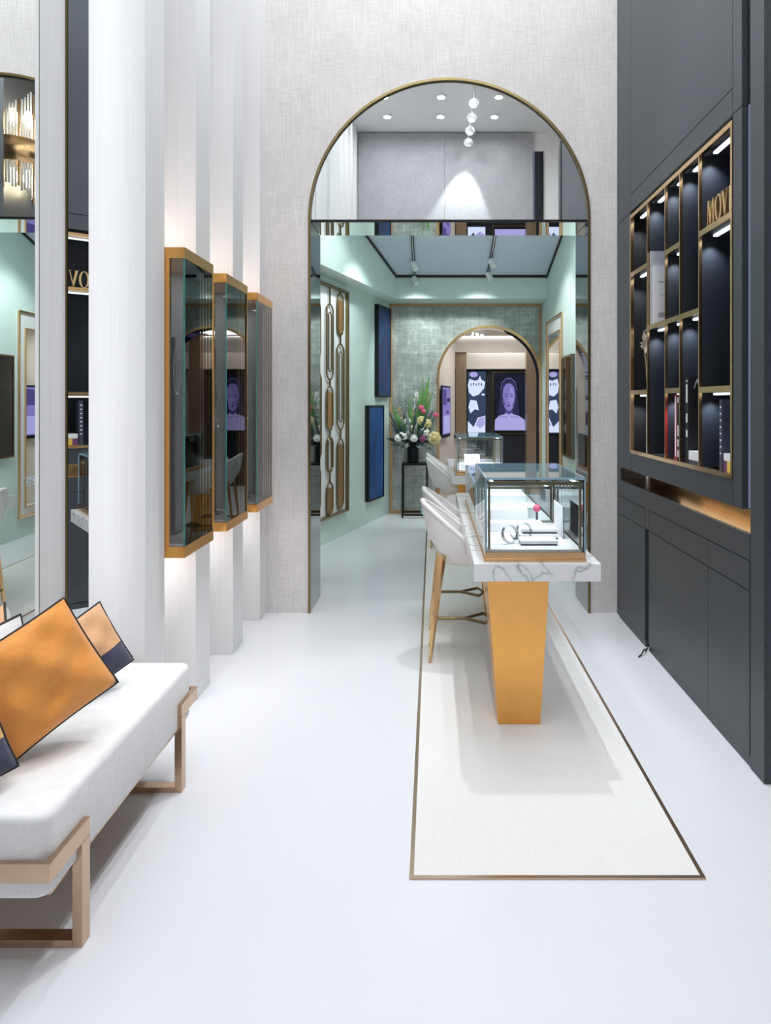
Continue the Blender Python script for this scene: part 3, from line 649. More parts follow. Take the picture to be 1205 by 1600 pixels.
def cushion(c, size, nrm, up, lab, front, back, th=0.075, band=None):
    """c centre, nrm outward normal of the front, up diagonal-free up direction"""
    n = Vector(nrm).normalized(); u = Vector(up); u = (u - n*u.dot(n)).normalized(); r = u.cross(n)
    t = thing('cushion', (c[0], c[1], c[2]-size*0.5), lab, 'cushion', 'cushions on the bench')
    K = 24
    def P2(a, b):
        # corners pulled out, sides drawn in
        k = 1 - 0.04*(1-a*a)*(abs(b)**3) ; k2 = 1 - 0.04*(1-b*b)*(abs(a)**3)
        return a*k2, b*k
    def surf(sign, b0=-1, b1=1):
        bm = bm_new(); V = []
        for j in range(K+1):
            row = []
            for i in range(K+1):
                a = -1+2*i/K; b = b0+(b1-b0)*j/K; x, y = P2(a, b)
                h = th*((1-a*a)*(1-b*b))**0.36
                e_ = ((1-a*a)*(1-b*b))**0.6; h += (0.010*math.sin(6*a+4*b) + 0.006*math.sin(9*b-5*a+1) + 0.007*math.sin(4*math.atan2(b+0.8, a+0.9)*3))*e_*th/0.085
                row.append(bm.verts.new(Vector(c) + r*x*size/2 + u*y*size/2 + n*sign*max(h, 0.0006)))
            V.append(row)
        for j in range(K):
            for i in range(K):
                f = (V[j][i], V[j][i+1], V[j+1][i+1], V[j+1][i]); bm.faces.new(f if sign > 0 else tuple(reversed(f)))
        return bm
    if band:
        obj('front_cover', surf(1, -1+2*band[0], 1), front, t, True); obj('front_band', surf(1, -1, -1+2*band[0]-0.012), band[1], t, True)
    else: obj('front_cover', surf(1), front, t, True)
    obj('back_cover', surf(-1), back, t, True)
    pts = []
    for k in range(4*K):
        s, q = divmod(k, K); v = -1+2*q/K
        a, b = ((v, -1), (1, v), (-v, 1), (-1, -v))[s]; x, y = P2(a, b); pts.append(Vector(c) + r*x*size/2 + u*y*size/2)
    obj('piping', tube(bm_new(), pts, 0.0045, 6, True), 'piping_black', t, True)
    return t
cushion((-1.264, 2.20, 0.717), 0.345, (0.62, -0.75, 0.20), (-0.14, -0.045, 0.266), 'large orange velvet cushion with black piping standing on its corner', 'orange_velvet', 'cream_cotton', 0.085)
cushion((-1.32, 2.60, 0.643), 0.27, (0.75, -0.60, 0.28), (-0.112, -0.034, 0.227), 'peach and navy colour block cushion behind the orange one', 'peach_velvet', 'cream_cotton', 0.05, (0.37, 'navy_velvet'))
cushion((-1.388, 2.115, 0.69), 0.38, (0.93, -0.25, 0.25), (-0.22, 0.0, 1), 'white cushion with orange back half hidden behind the large orange cushion', 'cream_cotton', 'orange_velvet', 0.028)
cushion((-1.325, 1.95, 0.59), 0.19, (0.55, -0.75, 0.35), (-0.5, 0.1, 1), 'mustard and navy cushion cut off at the edge of the photo', 'mustard_velvet', 'cream_cotton', 0.045, (0.5, 'navy_velvet'))

# ================================================================= SALON (mint room beyond the arch)
def lwx(y): return -1.02 - 0.28*(8.37-y)       # slanted left wall
BWY = 9.80
struct('wall_salon_left', prism([(lwx(EW1+0.001), EW1+0.001), (lwx(BWY+0.3), BWY+0.3), (lwx(BWY+0.3)-0.15, BWY+0.3), (lwx(EW1)-0.15, EW1+0.001)], 'z', 0, 4.5), 'mint_paint')
struct('wall_salon_right', B(1.565, 1.72, EW1+0.001, BWY-0.001, 0, 4.5), 'mint_paint')
struct('wall_salon_front', B(-1.9, -1.751, EW0+0.01, EW1, 0, 4.5), 'mint_paint')
def cz(y): return 3.3 + (9.35-y)*0.27
struct('ceiling_salon', prism([(EW1+0.001, cz(EW1)), (9.45, cz(9.45)), (9.45, cz(9.45)+0.1), (EW1+0.001, cz(EW1)+0.1)], 'x', -1.95, 1.72), 'blue_ceiling')
def bhx(y): return -0.5 - 0.28*(9.29-y)
struct('trim_3', prism([(lwx(EW1+0.002)-0.01, EW1+0.002), (bhx(EW1+0.002), EW1+0.002), (bhx(9.3), 9.3), (lwx(9.3)-0.01, 9.3)], 'z', 3.01, 4.4), 'mint_paint')
struct('trim_4', B(-0.78, 1.564, 9.301, BWY-0.001, 3.01, 3.6), 'mint_paint')
# dark edge trim round the ceiling
t5 = structT('trim_5', (0.4, 9.28, 3.3))
obj('edge', prism([(9.26, cz(9.26)-0.022), (9.30, cz(9.30)-0.022), (9.30, cz(9.30)-0.001), (9.26, cz(9.26)-0.001)], 'x', bhx(9.28)+0.02, 1.545), 'black_metal', t5)
for xa, xb in (((bhx(EW1)+0.001, bhx(9.3)+0.001), 0.022), ((1.542, 1.542), 0.022)):
    bm = bm_new(); y0, y1 = EW1+0.01, 9.3
    v = [bm.verts.new(p) for p in ((xa[0], y0, cz(y0)-0.024), (xa[0]+xb, y0, cz(y0)-0.024), (xa[0]+xb, y0, cz(y0)-0.001), (xa[0], y0, cz(y0)-0.001),
                                   (xa[1], y1, cz(y1)-0.024), (xa[1]+xb, y1, cz(y1)-0.024), (xa[1]+xb, y1, cz(y1)-0.001), (xa[1], y1, cz(y1)-0.001))]
    for f in ((0,1,2,3), (7,6,5,4), (0,4,5,1), (1,5,6,2), (2,6,7,3), (3,7,4,0)): bm.faces.new([v[i] for i in f])
    bmesh.ops.recalc_face_normals(bm, faces=bm.faces[:]); obj('edge', bm, 'black_metal', t5)
# two spot rails
RL = ((-0.245, (8.80, 9.22), 'spot rail with two white heads, nearer the slanted wall'), (0.75, (8.72, 9.1), 'spot rail with two white heads, nearer the straight wall'))
for rx, ys, lab in RL:
    t = thing('spot_rail', (rx, 8, cz(8)-0.03), lab, 'spot rail', 'ceiling spot rails of the mint room')
    bm = prism([(6.0, cz(6.0)-0.028), (9.25, cz(9.25)-0.028), (9.25, cz(9.25)-0.002), (6.0, cz(6.0)-0.002)], 'x', rx-0.016, rx+0.016); obj('rail', bm, 'black_metal', t)
    bm = prism([(6.0, cz(6.0)-0.031), (9.25, cz(9.25)-0.031), (9.25, cz(9.25)-0.0285), (6.0, cz(6.0)-0.0285)], 'x', rx-0.005, rx+0.005); obj('conductor', bm, 'chrome', t)
    for y in list(ys) + [6.6, 7.6]:
        c = Vector((rx + 0.01, y, cz(y)-0.10)); tg = Vector((rx*1.6, y-0.3, 0)); 
        d = Vector((0.35 if rx < 0 else 0.35, -0.35, -0.8)).normalized()
        h = obj('spot_head', tube(bm_new(), [c - d*0.055, c + d*0.055], 0.038, 14), 'white_plastic', t)
        obj('hanger', tube(bm_new(), [(rx, y, cz(y)-0.031), c - d*0.03], 0.008, 6), 'white_plastic', h)
    for y, tg in ((6.6, (-1.5 if rx < 0 else 1.55, 7.5, 1.9)), (7.6, (-1.0 if rx < 0 else 1.5, 8.2, 1.6)), (ys[0], (rx*0.6, 9.75, 1.7))):
        spot_light('salon_lamp', (rx, y-0.05, cz(y)-0.2), tg, P_SALON, 80, 0.6, 0.05, (0.90, 1.0, 0.97))
area_light('salon_fill_lamp', (0.3, 7.4, cz(7.4)-0.06), (0.3, 7.4, 0), 22, 1.4, 2.6, color=(0.88, 1.0, 0.97))
# back wall of the salon with second arch
A2X, A2R, A2S = 0.813, 0.735, 1.945
o2 = [(lwx(BWY)-0.12, 0), (A2X-A2R, 0), (A2X-A2R, A2S)] + list(reversed(arc(A2X, A2S, A2R, 0, PI, 40)))[1:-1] + [(A2X+A2R, A2S), (A2X+A2R, 0), (1.72, 0), (1.72, 3.6), (lwx(BWY)-0.12, 3.6)]
struct('wall_salon_back', prism(o2, 'y', BWY, BWY+0.30), 'silver_paper')
t6 = structT('trim_6', (0.45, BWY-0.02, 0))
obj('trim_strip', B(-0.618, -0.575, BWY-0.02, BWY-0.0005, 0.001, 3.009), 'oak_trim', t6)
obj('trim_strip', B(-0.5745, 1.529, BWY-0.02, BWY-0.0005, 2.965, 3.009), 'oak_trim', t6)
obj('trim_strip', B(1.53, 1.564, BWY-0.02, BWY-0.0005, 0.001, 3.009), 'oak_trim', t6)
obj('trim_strip', B(-0.5745, A2X-A2R-0.03, BWY-0.018, BWY-0.0005, 0.001, 0.05), 'oak_trim', t6)
t = thing('small_arch_surround', (A2X, BWY, 0), 'golden edged arch in the silver papered wall, framing the far room', 'arch frame')
def archline(r, e=0): return [(A2X-r, 0.001)] + list(reversed(arc(A2X, A2S, r, 0, PI, 48))) + [(A2X+r, 0.001)]
obj('golden_edge', band(archline(A2R+0.018), archline(A2R-0.02), BWY-0.025, BWY-0.0005), 'brass', t)
obj('mirrored_lining', band(archline(A2R-0.001), archline(A2R-0.010), BWY, BWY+0.32), 'smoked_mirror', t)
# brass ornament screen on the slanted wall
ys0, ys1 = 7.05, 8.255
dW = Vector((0.28, 1, 0)).normalized(); nW = Vector((dW.y, -dW.x, 0))
def sp(y, off, z):                    # point on the slanted wall, pushed off into the room
    return Vector((lwx(y), y, z)) + nW*off
def sbox(ya, yb, o0, o1, z0, z1):
    bm = bm_new(); v = [bm.verts.new(sp(y, o, z)) for z in (z0, z1) for y in (ya, yb) for o in (o0, o1)]
    for f in ((0,2,3,1), (4,5,7,6), (0,1,5,4), (2,6,7,3), (0,4,6,2), (1,3,7,5)): bm.faces.new([v[i] for i in f])
    bmesh.ops.recalc_face_normals(bm, faces=bm.faces[:]); return bm
t = thing('ornament_screen', tuple(sp(7.7, 0.02, 0.29)), 'white panel with brass chain of long links on the slanted mint wall', 'wall panel')
obj('panel', sbox(ys0, ys1, 0.001, 0.012, 0.30, 2.92), 'paper_white', t)
for a in ((ys0, ys1, 2.90, 2.93), (ys0, ys1, 0.29, 0.315)): obj('frame', sbox(a[0], a[1], 0.0125, 0.05, a[2], a[3]), 'dark_brass', t)
for a in ((ys0, ys0+0.035), (ys1-0.035, ys1)): obj('frame', sbox(a[0], a[1], 0.0125, 0.05, 0.3155, 2.8995), 'dark_brass', t)
def link(yc, z0, z1, w, r=0.011, off=0.035):
    pts = []; hw = w/2
    for k in range(13): a = PI*k/12; pts.append(sp(yc + hw*math.cos(a), off, z1-hw+hw*math.sin(a)))
    for k in range(13): a = PI+PI*k/12; pts.append(sp(yc + hw*math.cos(a), off, z0+hw+hw*math.sin(a)))
    obj('link', tube(bm_new(), pts, r, 6, True), 'dark_brass', t, True)
def plate(yc, z0, z1, w, m, off=0.03):
    hw = w/2; pts = [(yc+hw*math.cos(PI*k/10), z1-hw+hw*math.sin(PI*k/10)) for k in range(11)] + [(yc+hw*math.cos(PI+PI*k/10), z0+hw+hw*math.sin(PI+PI*k/10)) for k in range(11)]
    bm = bm_new(); A = [bm.verts.new(sp(y, off-0.006, z)) for y, z in pts]; C = [bm.verts.new(sp(y, off+0.006, z)) for y, z in pts]
    bm.faces.new(A); bm.faces.new(list(reversed(C)))
    for k in range(len(pts)): bm.faces.new((A[k], C[k], C[(k+1) % len(pts)], A[(k+1) % len(pts)]))
    bmesh.ops.recalc_face_normals(bm, faces=bm.faces[:]); obj('plate', bm, m, t)
def stem(yc, z0, z1): obj('stem', tube(bm_new(), [sp(yc, 0.035, z0), sp(yc, 0.035, z1)], 0.010, 6), 'dark_brass', t)
def zpx(y_img, yy): return 1.6 + (628-y_img)*yy/1067
def column(yc, items):
    for kind, a, b, w in items:
        z1, z0 = zpx(a, yc), zpx(b, yc)
        if kind == 'L':
            link(yc, z0, z1, w); link(yc, z0+0.09, z1-0.09, w*0.45, 0.008)
        elif kind == 'S': stem(yc, z0, z1)
        elif kind == 'O': link(yc, z0, z1, w, 0.016)
        else:
            link(yc, z0, z1, w); plate(yc, z0+0.012, z1-(0.06 if kind != 'P' else 0.012), w*0.82, {'A': 'amber_glass', 'B': 'brass', 'P': 'book_purple', 'G': 'gold_leaf'}[kind])
column(7.74, [('S', 448, 476, 0), ('L', 476, 593, 0.17), ('S', 593, 604, 0), ('B', 604, 672, 0.15), ('S', 672, 684, 0), ('O', 684, 737, 0.13), ('S', 737, 754, 0), ('A', 754, 803, 0.15)])
column(8.03, [('S', 452, 460, 0), ('A', 460, 523, 0.15), ('S', 523, 538, 0), ('L', 538, 671, 0.19), ('S', 671, 686, 0), ('A', 686, 794, 0.16)])
column(7.42, [('S', 445, 470, 0), ('A', 470, 560, 0.15), ('S', 560, 580, 0), ('L', 580, 720, 0.18), ('S', 720, 730, 0), ('B', 730, 800, 0.15)])
# two blue canvases
for lab, ya, yb, z0, z1, m in (('dark blue abstract canvas hung high beside the silver papered wall', 9.21, 9.70, 1.665, 2.92, 'canvas_navy'), ('brighter blue abstract canvas hung low on the slanted mint wall', 8.87, 9.43, 0.30, 1.555, 'canvas_blue')):
    t = thing('canvas_painting', tuple(sp((ya+yb)/2, 0.03, z0)), lab, 'painting', 'blue canvases on the slanted wall')
    obj('picture', sbox(ya+0.02, yb-0.02, 0.03, 0.052, z0+0.02, z1-0.02), m, t)
    for a in ((ya, yb, z0, z0+0.0195), (ya, yb, z1-0.0195, z1), (ya, ya+0.0195, z0+0.02, z1-0.02), (yb-0.0195, yb, z0+0.02, z1-0.02)):
        obj('frame', sbox(a[0], a[1], 0.002, 0.06, a[2], a[3]), 'black_metal', t)
# right wall: mirror in a white and gold frame, and two brass showcases
t = thing('framed_mirror', (1.55, 8.65, 0.25), 'tall mirror in white and gold frame on the straight mint wall', 'mirror')
obj('backing', B(1.545, 1.564, 8.10, 9.20, 0.25, 2.66), 'paper_white', t); obj('mirror_glass', B(1.536, 1.5445, 8.25, 9.05, 0.36, 2.46), 'mirror', t)
for a in ((8.09, 9.21, 2.645, 2.67), (8.09, 9.21, 0.24, 0.265)): obj('gold_frame', B(1.525, 1.5445, a[0], a[1], a[2], a[3]), 'brass', t)
for a in ((8.09, 8.115), (9.185, 9.21)): obj('gold_frame', B(1.525, 1.5445, a[0], a[1], 0.2655, 2.6445), 'brass', t)
for a in ((8.235, 9.065, 2.461, 2.476), (8.235, 9.065, 0.344, 0.359)): obj('inner_frame', B(1.528, 1.5445, *a), 'brass', t)
for a in ((8.235, 8.2495), (9.0505, 9.065)): obj('inner_frame', B(1.528, 1.5445, a[0], a[1], 0.36, 2.46), 'brass', t)
for lab, y0, y1 in (('brass framed dark wall showcase beside the tall framed mirror', 7.49, 7.98), ('brass framed dark wall showcase near the passage, seen in the wall mirror', 6.55, 7.2)):
    t = thing('wall_vitrine', (1.53, (y0+y1)/2, 0.97), lab, 'showcase', 'dark vitrines on the straight mint wall')
    obj('back', B(1.54, 1.564, y0, y1, 0.97, 2.13), 'grey_suede', t); obj('pane', B(1.528, 1.532, y0+0.02, y1-0.02, 0.99, 2.11), 'clear_glass', t)
    for a in ((y0, y1, 0.97, 0.99), (y0, y1, 2.11, 2.13), (y0, y0+0.02, 0.9905, 2.1095), (y1-0.02, y1, 0.9905, 2.1095)): obj('frame', B(1.522, 1.5395, *a), 'dark_brass', t)
    for k in range(4):
        bm = bm_new(); bmesh.ops.create_icosphere(bm, subdivisions=1, radius=0.005, matrix=Matrix.Translation((1.5345, y0+(0.3+0.13*k)*(y1-y0), 1.25+0.18*k))); obj('gem', bm, 'chrome', t)
# flower stand, vase and flowers
t = thing('plant_stand', (-0.25, 9.55, 0), 'black open metal stand carrying the flower vase', 'stand')
px0, px1, py0, py1 = -0.425, -0.065, 9.40, 9.70
for x in (px0, px1-0.022):
    for y in (py0, py1-0.022): obj('leg', B(x, x+0.022, y, y+0.022, 0.001, 0.725), 'black_metal', t)
obj('top', B(px0, px1, py0, py1, 0.7255, 0.755), 'black_metal', t)
for y in (py0, py1-0.022): obj('rail', B(px0+0.0225, px1-0.0225, y, y+0.022, 0.03, 0.055), 'black_metal', t)
obj('scent_bottle', lathe(bm_new(), [(0.03, 0.0555), (0.034, 0.07), (0.034, 0.14), (0.012, 0.16), (0.012, 0.19)], -0.13, 9.411, 14), 'teal_glass', None, True, label='small teal bottle on the low rail of the black stand', cat='bottle')
VX, VY = -0.275, 9.55
bm = lathe(bm_new(), [(0.075, 0.756), (0.082, 0.77), (0.082, 1.03), (0.07, 1.032), (0.07, 1.0)], VX, VY, 24)
obj('vase', bm, 'black_metal', None, label='black cylinder vase holding the tall flower arrangement', cat='vase')
t = thing('flower_arrangement', (VX, VY, 1.0), 'tall mixed flower arrangement with palm leaves in the black vase', 'flowers')
rng = random.Random(3)
def blade(p0, p1, w, name, m, bend=0.1, n=7):
    p0, p1 = Vector(p0), Vector(p1); d = p1-p0; side = d.cross(Vector((0, 1, 0.2))).normalized(); bm = bm_new(); rows = []
    for k in range(n+1):
        s = k/n; p = p0 + d*s + Vector((0, -bend*math.sin(s*PI), 0)); ww = w*math.sin(PI*(0.08+0.92*s)**0.8)+0.001
        rows.append([bm.verts.new(p - side*ww), bm.verts.new(p + Vector((0, -0.006, 0))), bm.verts.new(p + side*ww)])
    for a, b in zip(rows, rows[1:]):
        bm.faces.new((a[0], a[1], b[1], b[0])); bm.faces.new((a[1], a[2], b[2], b[1]))
    obj(name, bm, m, t, True)
for (dx, dz, w) in ((-0.29, 0.55, 0.04), (-0.22, 0.42, 0.035), (0.24, 0.98, 0.045), (0.15, 0.92, 0.035), (0.30, 0.80, 0.025), (-0.05, 0.70, 0.025)): blade((VX+0.2*dx, VY, 1.02), (VX+dx, VY+rng.uniform(-0.05, 0.05), 1.02+dz), w, 'palm_leaf', 'leaf_green')
for k in range(54):
    a = rng.uniform(0, 2*PI); dx = 0.38*math.cos(a)*rng.uniform(0.5, 1); dz = rng.uniform(-0.15, 0.48); blade((VX+dx*0.2, VY, 1.03), (VX+dx, VY+0.15*math.sin(a), 1.05+dz), 0.028, 'leaf', rng.choice(['leaf_dark', 'leaf_dark', 'leaf_grey']))
for k in range(14): 
    dx = rng.uniform(-0.20, 0.24); z1 = 1.45+rng.uniform(0, 0.35); bm = bm_new()
    for q in range(10): sph(bm, (VX+dx+rng.uniform(-0.02, 0.02), VY+rng.uniform(-0.03, 0.03), z1-0.025*q), rng.uniform(0.010, 0.018), u=6, v=5)
    tube(bm, [(VX+dx*0.2, VY, 1.02), (VX+dx, VY, z1)], 0.004, 5); obj('flower_spike', bm, rng.choice(['straw_petal', 'leaf_grey', 'white_petal']), t)
def bloom(x, z, r, m, y=-0.13):
    bm = bm_new()
    for k in range(7):
        a = 2*PI*k/7; sph(bm, (VX+x+0.6*r*math.cos(a), VY+y-0.2*r, z+0.6*r*math.sin(a)), r*0.55, 1, 0.6, 1, 8, 6)
    sph(bm, (VX+x, VY+y-0.4*r, z), r*0.5, u=8, v=6); obj('bloom', bm, m, t, True)
for x, z, r, m in ((-0.12, 1.14, 0.06, 'white_petal'), (-0.20, 1.10, 0.05, 'white_petal'), (0.02, 1.10, 0.05, 'white_petal'), (0.17, 1.19, 0.055, 'white_petal'), (0.13, 1.10, 0.045, 'plum_petal'), (0.30, 1.10, 0.085, 'straw_petal'),
                   (0.12, 1.34, 0.06, 'straw_petal'), (0.20, 1.30, 0.06, 'straw_petal'), (0.12, 1.52, 0.035, 'pink_petal'), (0.15, 1.47, 0.03, 'pink_petal'), (0.32, 1.42, 0.032, 'pink_petal'), (-0.07, 1.33, 0.045, 'white_petal'), (0.0, 1.24, 0.035, 'cream_petal'), (0.24, 0.98, 0.04, 'leaf_grey')): bloom(x, z, r, m)

# ================================================================= FAR ROOM (through the small arch)
FY = 13.0
struct('wall_far_back', B(-0.3, 2.6, FY, FY+0.12, 0, 3.3), 'navy_interior')
struct('wall_far_left', prism([(-0.05, BWY+0.301), (0.40, 12.2), (0.40, 12.35), (-0.25, 12.35), (-0.25, BWY+0.301)], 'z', 0, 3.3), 'cream_wall')
struct('wall_far_right', B(2.3, 2.45, BWY+0.301, FY-0.001, 0, 3.3), 'cream_wall')
struct('ceiling_far', B(-0.3, 2.6, BWY+0.301, 12.3, 2.78, 2.9), 'cream_wall')
struct('trim_7', B(0.401, 2.299, 12.301, 12.42, 2.50, 2.9), 'cream_wall')
struct('trim_8', B(0.401, 2.299, 12.80, FY-0.001, 2.22, 2.62), 'cream_wall')
struct('ceiling_far_niche', B(0.401, 2.299, 12.43, FY-0.001, 2.9, 3.0), 'cream_wall')
struct('trim_9', B(0.42, 0.62, 12.45, 12.60, 0, 2.899), 'bronze_panel')
struct('trim_10', B(1.60, 1.80, 11.60, 11.80, 0, 2.779), 'bronze_panel')
t = thing('far_cove_light', (1.3, 12.6, 2.64), 'strip of light along the ceiling recess of the far room', 'light strip'); obj('diffuser', B(0.65, 2.2, 12.66, 12.70, 2.885, 2.899), 'led_strip', t)
t = thing('far_line_light', (1.3, 12.29, 2.77), 'thin bright line light on the far room ceiling edge', 'light strip'); obj('diffuser', B(0.45, 2.2, 12.26, 12.29, 2.770, 2.7795), 'led_strip', t)
area_light('far_room_lamp', (1.1, 11.2, 2.76), (1.1, 11.2, 0), 20, 0.8, 1.2, color=(0.97, 0.98, 1.0)); area_light('far_cove_lamp', (1.3, 12.62, 2.88), (1.3, 12.9, 2.4), 10, 1.4, 0.1)
for k in range(4):
    x = 0.55+0.1*k; t = thing('far_spotlight', (x, 11.0+0.25*k, 2.72), 'tiny white ceiling spot of the far room, ' + ('first', 'second', 'third', 'fourth')[k] + ' from the small arch', 'spotlight', 'far room spots')
    y = 11.0+0.25*k
    obj('housing', tube(bm_new(), [(x, y, 2.779), (x, y, 2.70)], 0.028, 12), 'white_plastic', t); obj('lens', lathe(bm_new(), [(0.02, 2.694), (0.02, 2.6995)], x, y, 12), 'lamp_disc', t)
# screens: flat prints built as thin layers on the glass
def layer(name, pts, y, m, parent): return obj(name, prism(pts, 'y', y-0.0006, y), m, parent)
def ell(cx, cz_, rx, rz, n=28, p=1.0): return [(cx+rx*math.cos(2*PI*k/n), cz_+rz*math.sin(2*PI*k/n)) for k in range(n)]
t = thing('portrait_screen', (1.46, FY-0.03, 1.0), 'large framed screen showing a long haired face in violet light', 'screen')
x0, x1, z0, z1 = 1.15, 1.80, 1.005, 2.16; yb = FY-0.04; cx = 1.45
obj('housing', B(x0, x1, yb, FY-0.002, z0, z1), 'black_metal', t); obj('display', B(x0+0.03, x1-0.03, yb-0.002, yb-0.0002, z0+0.05, z1-0.03), 'screen_black', t)
for a in ((x0-0.012, x0, z0-0.012, z1+0.012), (x1, x1+0.012, z0-0.012, z1+0.012), (x0, x1, z1, z1+0.012), (x0, x1, z0-0.012, z0)): obj('gilt_frame', B(a[0], a[1], yb-0.006, FY-0.002, a[2], a[3]), 'dark_brass', t)
lv = [yb-0.0022-0.0012*k for k in range(9)]
hair = [(cx-0.10, 1.30), (cx-0.21, 1.38), (cx-0.17, 1.60), (cx-0.165, 1.82), (cx-0.13, 1.97), (cx-0.05, 2.05), (cx+0.04, 2.05), (cx+0.12, 1.98), (cx+0.155, 1.83), (cx+0.165, 1.60), (cx+0.20, 1.38), (cx+0.10, 1.30)]
layer('print', hair, lv[0], 'screen_hair', t)
layer('print', [(cx-0.27, 1.06), (cx-0.265, 1.26), (cx-0.19, 1.335), (cx-0.07, 1.37), (cx-0.06, 1.48), (cx+0.06, 1.48), (cx+0.07, 1.37), (cx+0.19, 1.335), (cx+0.30, 1.26), (cx+0.31, 1.06)], lv[1], 'screen_pale', t)
layer('print', [(cx-0.07, 1.40), (cx-0.06, 1.50), (cx+0.06, 1.50), (cx+0.07, 1.40), (cx, 1.36)], lv[2], 'screen_skin_dark', t)
layer('print', [(cx-0.02, 1.425), (cx-0.075, 1.48), (cx-0.115, 1.60), (cx-0.12, 1.74), (cx-0.10, 1.88), (cx-0.05, 1.94), (cx, 1.955), (cx+0.05, 1.94), (cx+0.10, 1.88), (cx+0.12, 1.74), (cx+0.115, 1.60), (cx+0.075, 1.48), (cx+0.02, 1.425)], lv[3], 'screen_skin', t)
layer('print', [(cx+0.02, 1.45), (cx+0.02, 1.88), (cx+0.08, 1.86), (cx+0.10, 1.74), (cx+0.09, 1.58), (cx+0.06, 1.49)], lv[4], 'screen_skin_lit', t)
for s in (-1, 1):
    layer('print', [(cx+s*0.02, 1.735), (cx+s*0.05, 1.755), (cx+s*0.095, 1.745), (cx+s*0.05, 1.735)][::s], lv[5], 'screen_hair', t)
    layer('print', ell(cx+s*0.055, 1.705, 0.028, 0.013, 14), lv[5], 'screen_hair', t); layer('print', ell(cx+s*0.055, 1.704, 0.008, 0.006, 10), lv[6], 'screen_pale', t)
layer('print', [(cx-0.022, 1.60), (cx-0.006, 1.70), (cx+0.012, 1.70), (cx+0.024, 1.60), (cx, 1.585)], lv[5], 'screen_skin_lit', t); layer('print', ell(cx, 1.59, 0.02, 0.006, 12), lv[6], 'screen_skin_dark', t)
layer('print', [(cx-0.045, 1.53), (cx-0.015, 1.545), (cx, 1.54), (cx+0.015, 1.545), (cx+0.045, 1.53), (cx, 1.508)], lv[5], 'screen_lip', t)
layer('print', [(cx-0.13, 1.97), (cx-0.05, 2.05), (cx+0.04, 2.05), (cx+0.12, 1.98), (cx+0.115, 1.88), (cx+0.02, 1.98), (cx-0.02, 1.98), (cx-0.115, 1.88)], lv[5], 'screen_hair', t)
rimp = [(cx-0.165, 1.82), (cx-0.13, 1.97), (cx-0.05, 2.05), (cx+0.04, 2.05), (cx+0.12, 1.98), (cx+0.155, 1.83)]
for (xa, za), (xb_, zb_) in zip(rimp, rimp[1:]): layer('print', [(xa, za), (xb_, zb_), (xb_*0.985+cx*0.015, zb_-0.008), (xa*0.985+cx*0.015, za-0.008)], lv[6], 'screen_skin_lit', t)
for s_ in (-1, 1):
    layer('print', [(cx+s_*0.03, 1.325), (cx+s_*0.20, 1.315), (cx+s_*0.20, 1.307), (cx+s_*0.03, 1.313)][::s_], lv[4], 'screen_skin_dark', t)
    layer('print', [(cx+s_*0.118, 1.72), (cx+s_*0.085, 1.60), (cx+s_*0.055, 1.50), (cx+s_*0.10, 1.56)][::s_], lv[5], 'screen_skin_dark', t)
t = thing('jewellery_screen', (0.85, FY-0.03, 1.0), 'tall lit screen of white jewellery shapes beside the portrait screen', 'screen')
x0, x1 = 0.66, 1.02
obj('housing', B(x0, x1, yb, FY-0.002, 0.98, 2.19), 'black_metal', t); obj('display', B(x0+0.01, x1-0.01, yb-0.002, yb-0.0002, 1.0, 2.18), 'screen_slate', t)
layer('print', [(0.67, 1.92), (0.69, 1.78), (0.77, 1.70), (0.88, 1.74), (0.98, 1.86), (1.0, 1.98), (0.93, 2.02), (0.90, 2.10), (0.87, 2.02), (0.80, 2.0), (0.70, 2.04)], lv[0], 'screen_white', t)
layer('print', ell(0.78, 2.12, 0.08, 0.05), lv[0], 'screen_pale', t); layer('print', [(0.68, 1.50), (0.72, 1.38), (0.80, 1.46), (0.88, 1.44), (0.84, 1.62), (0.72, 1.64)], lv[0], 'screen_white', t)
layer('print', ell(0.96, 1.74, 0.035, 0.02, 14), lv[0], 'screen_white', t); layer('print', [(0.67, 1.02), (0.67, 1.24), (0.78, 1.12), (0.86, 1.30), (1.0, 1.34), (1.0, 1.02)], lv[0], 'screen_white', t)
layer('print', [(0.82, 1.16), (0.88, 1.29), (0.99, 1.33), (0.99, 1.16), (0.90, 1.10)], lv[1], 'screen_pale', t)
for k in range(5): layer('print', ell(0.73+0.05*k, 1.93+0.01*(k % 2), 0.010, 0.03, 10), lv[1], 'screen_slate', t)
# small side screen on the slanted cream wall
p0, p1 = Vector((0.115, 10.75, 0)), Vector((0.262, 11.4, 0)); dd = (p1-p0).normalized(); nn = Vector((dd.y, -dd.x, 0))
def fbox(a, b, o0, o1, z0, z1):
    bm = bm_new(); v = [bm.verts.new(p0 + dd*s + nn*o + Vector((0, 0, z))) for z in (z0, z1) for s in (a, b) for o in (o0, o1)]
    for f in ((0,2,3,1), (4,5,7,6), (0,1,5,4), (2,6,7,3), (0,4,6,2), (1,3,7,5)): bm.faces.new([v[i] for i in f])
    bmesh.ops.recalc_face_normals(bm, faces=bm.faces[:]); return bm
t = thing('side_screen', tuple(p0 + dd*0.33 + Vector((0, 0, 1.05))), 'small violet portrait screen on the cream wall of the far room', 'screen')
obj('housing', fbox(0, 0.66, 0.012, 0.04, 1.03, 1.86), 'black_metal', t); obj('display', fbox(0.03, 0.63, 0.0405, 0.042, 1.08, 1.83), 'screen_skin', t)
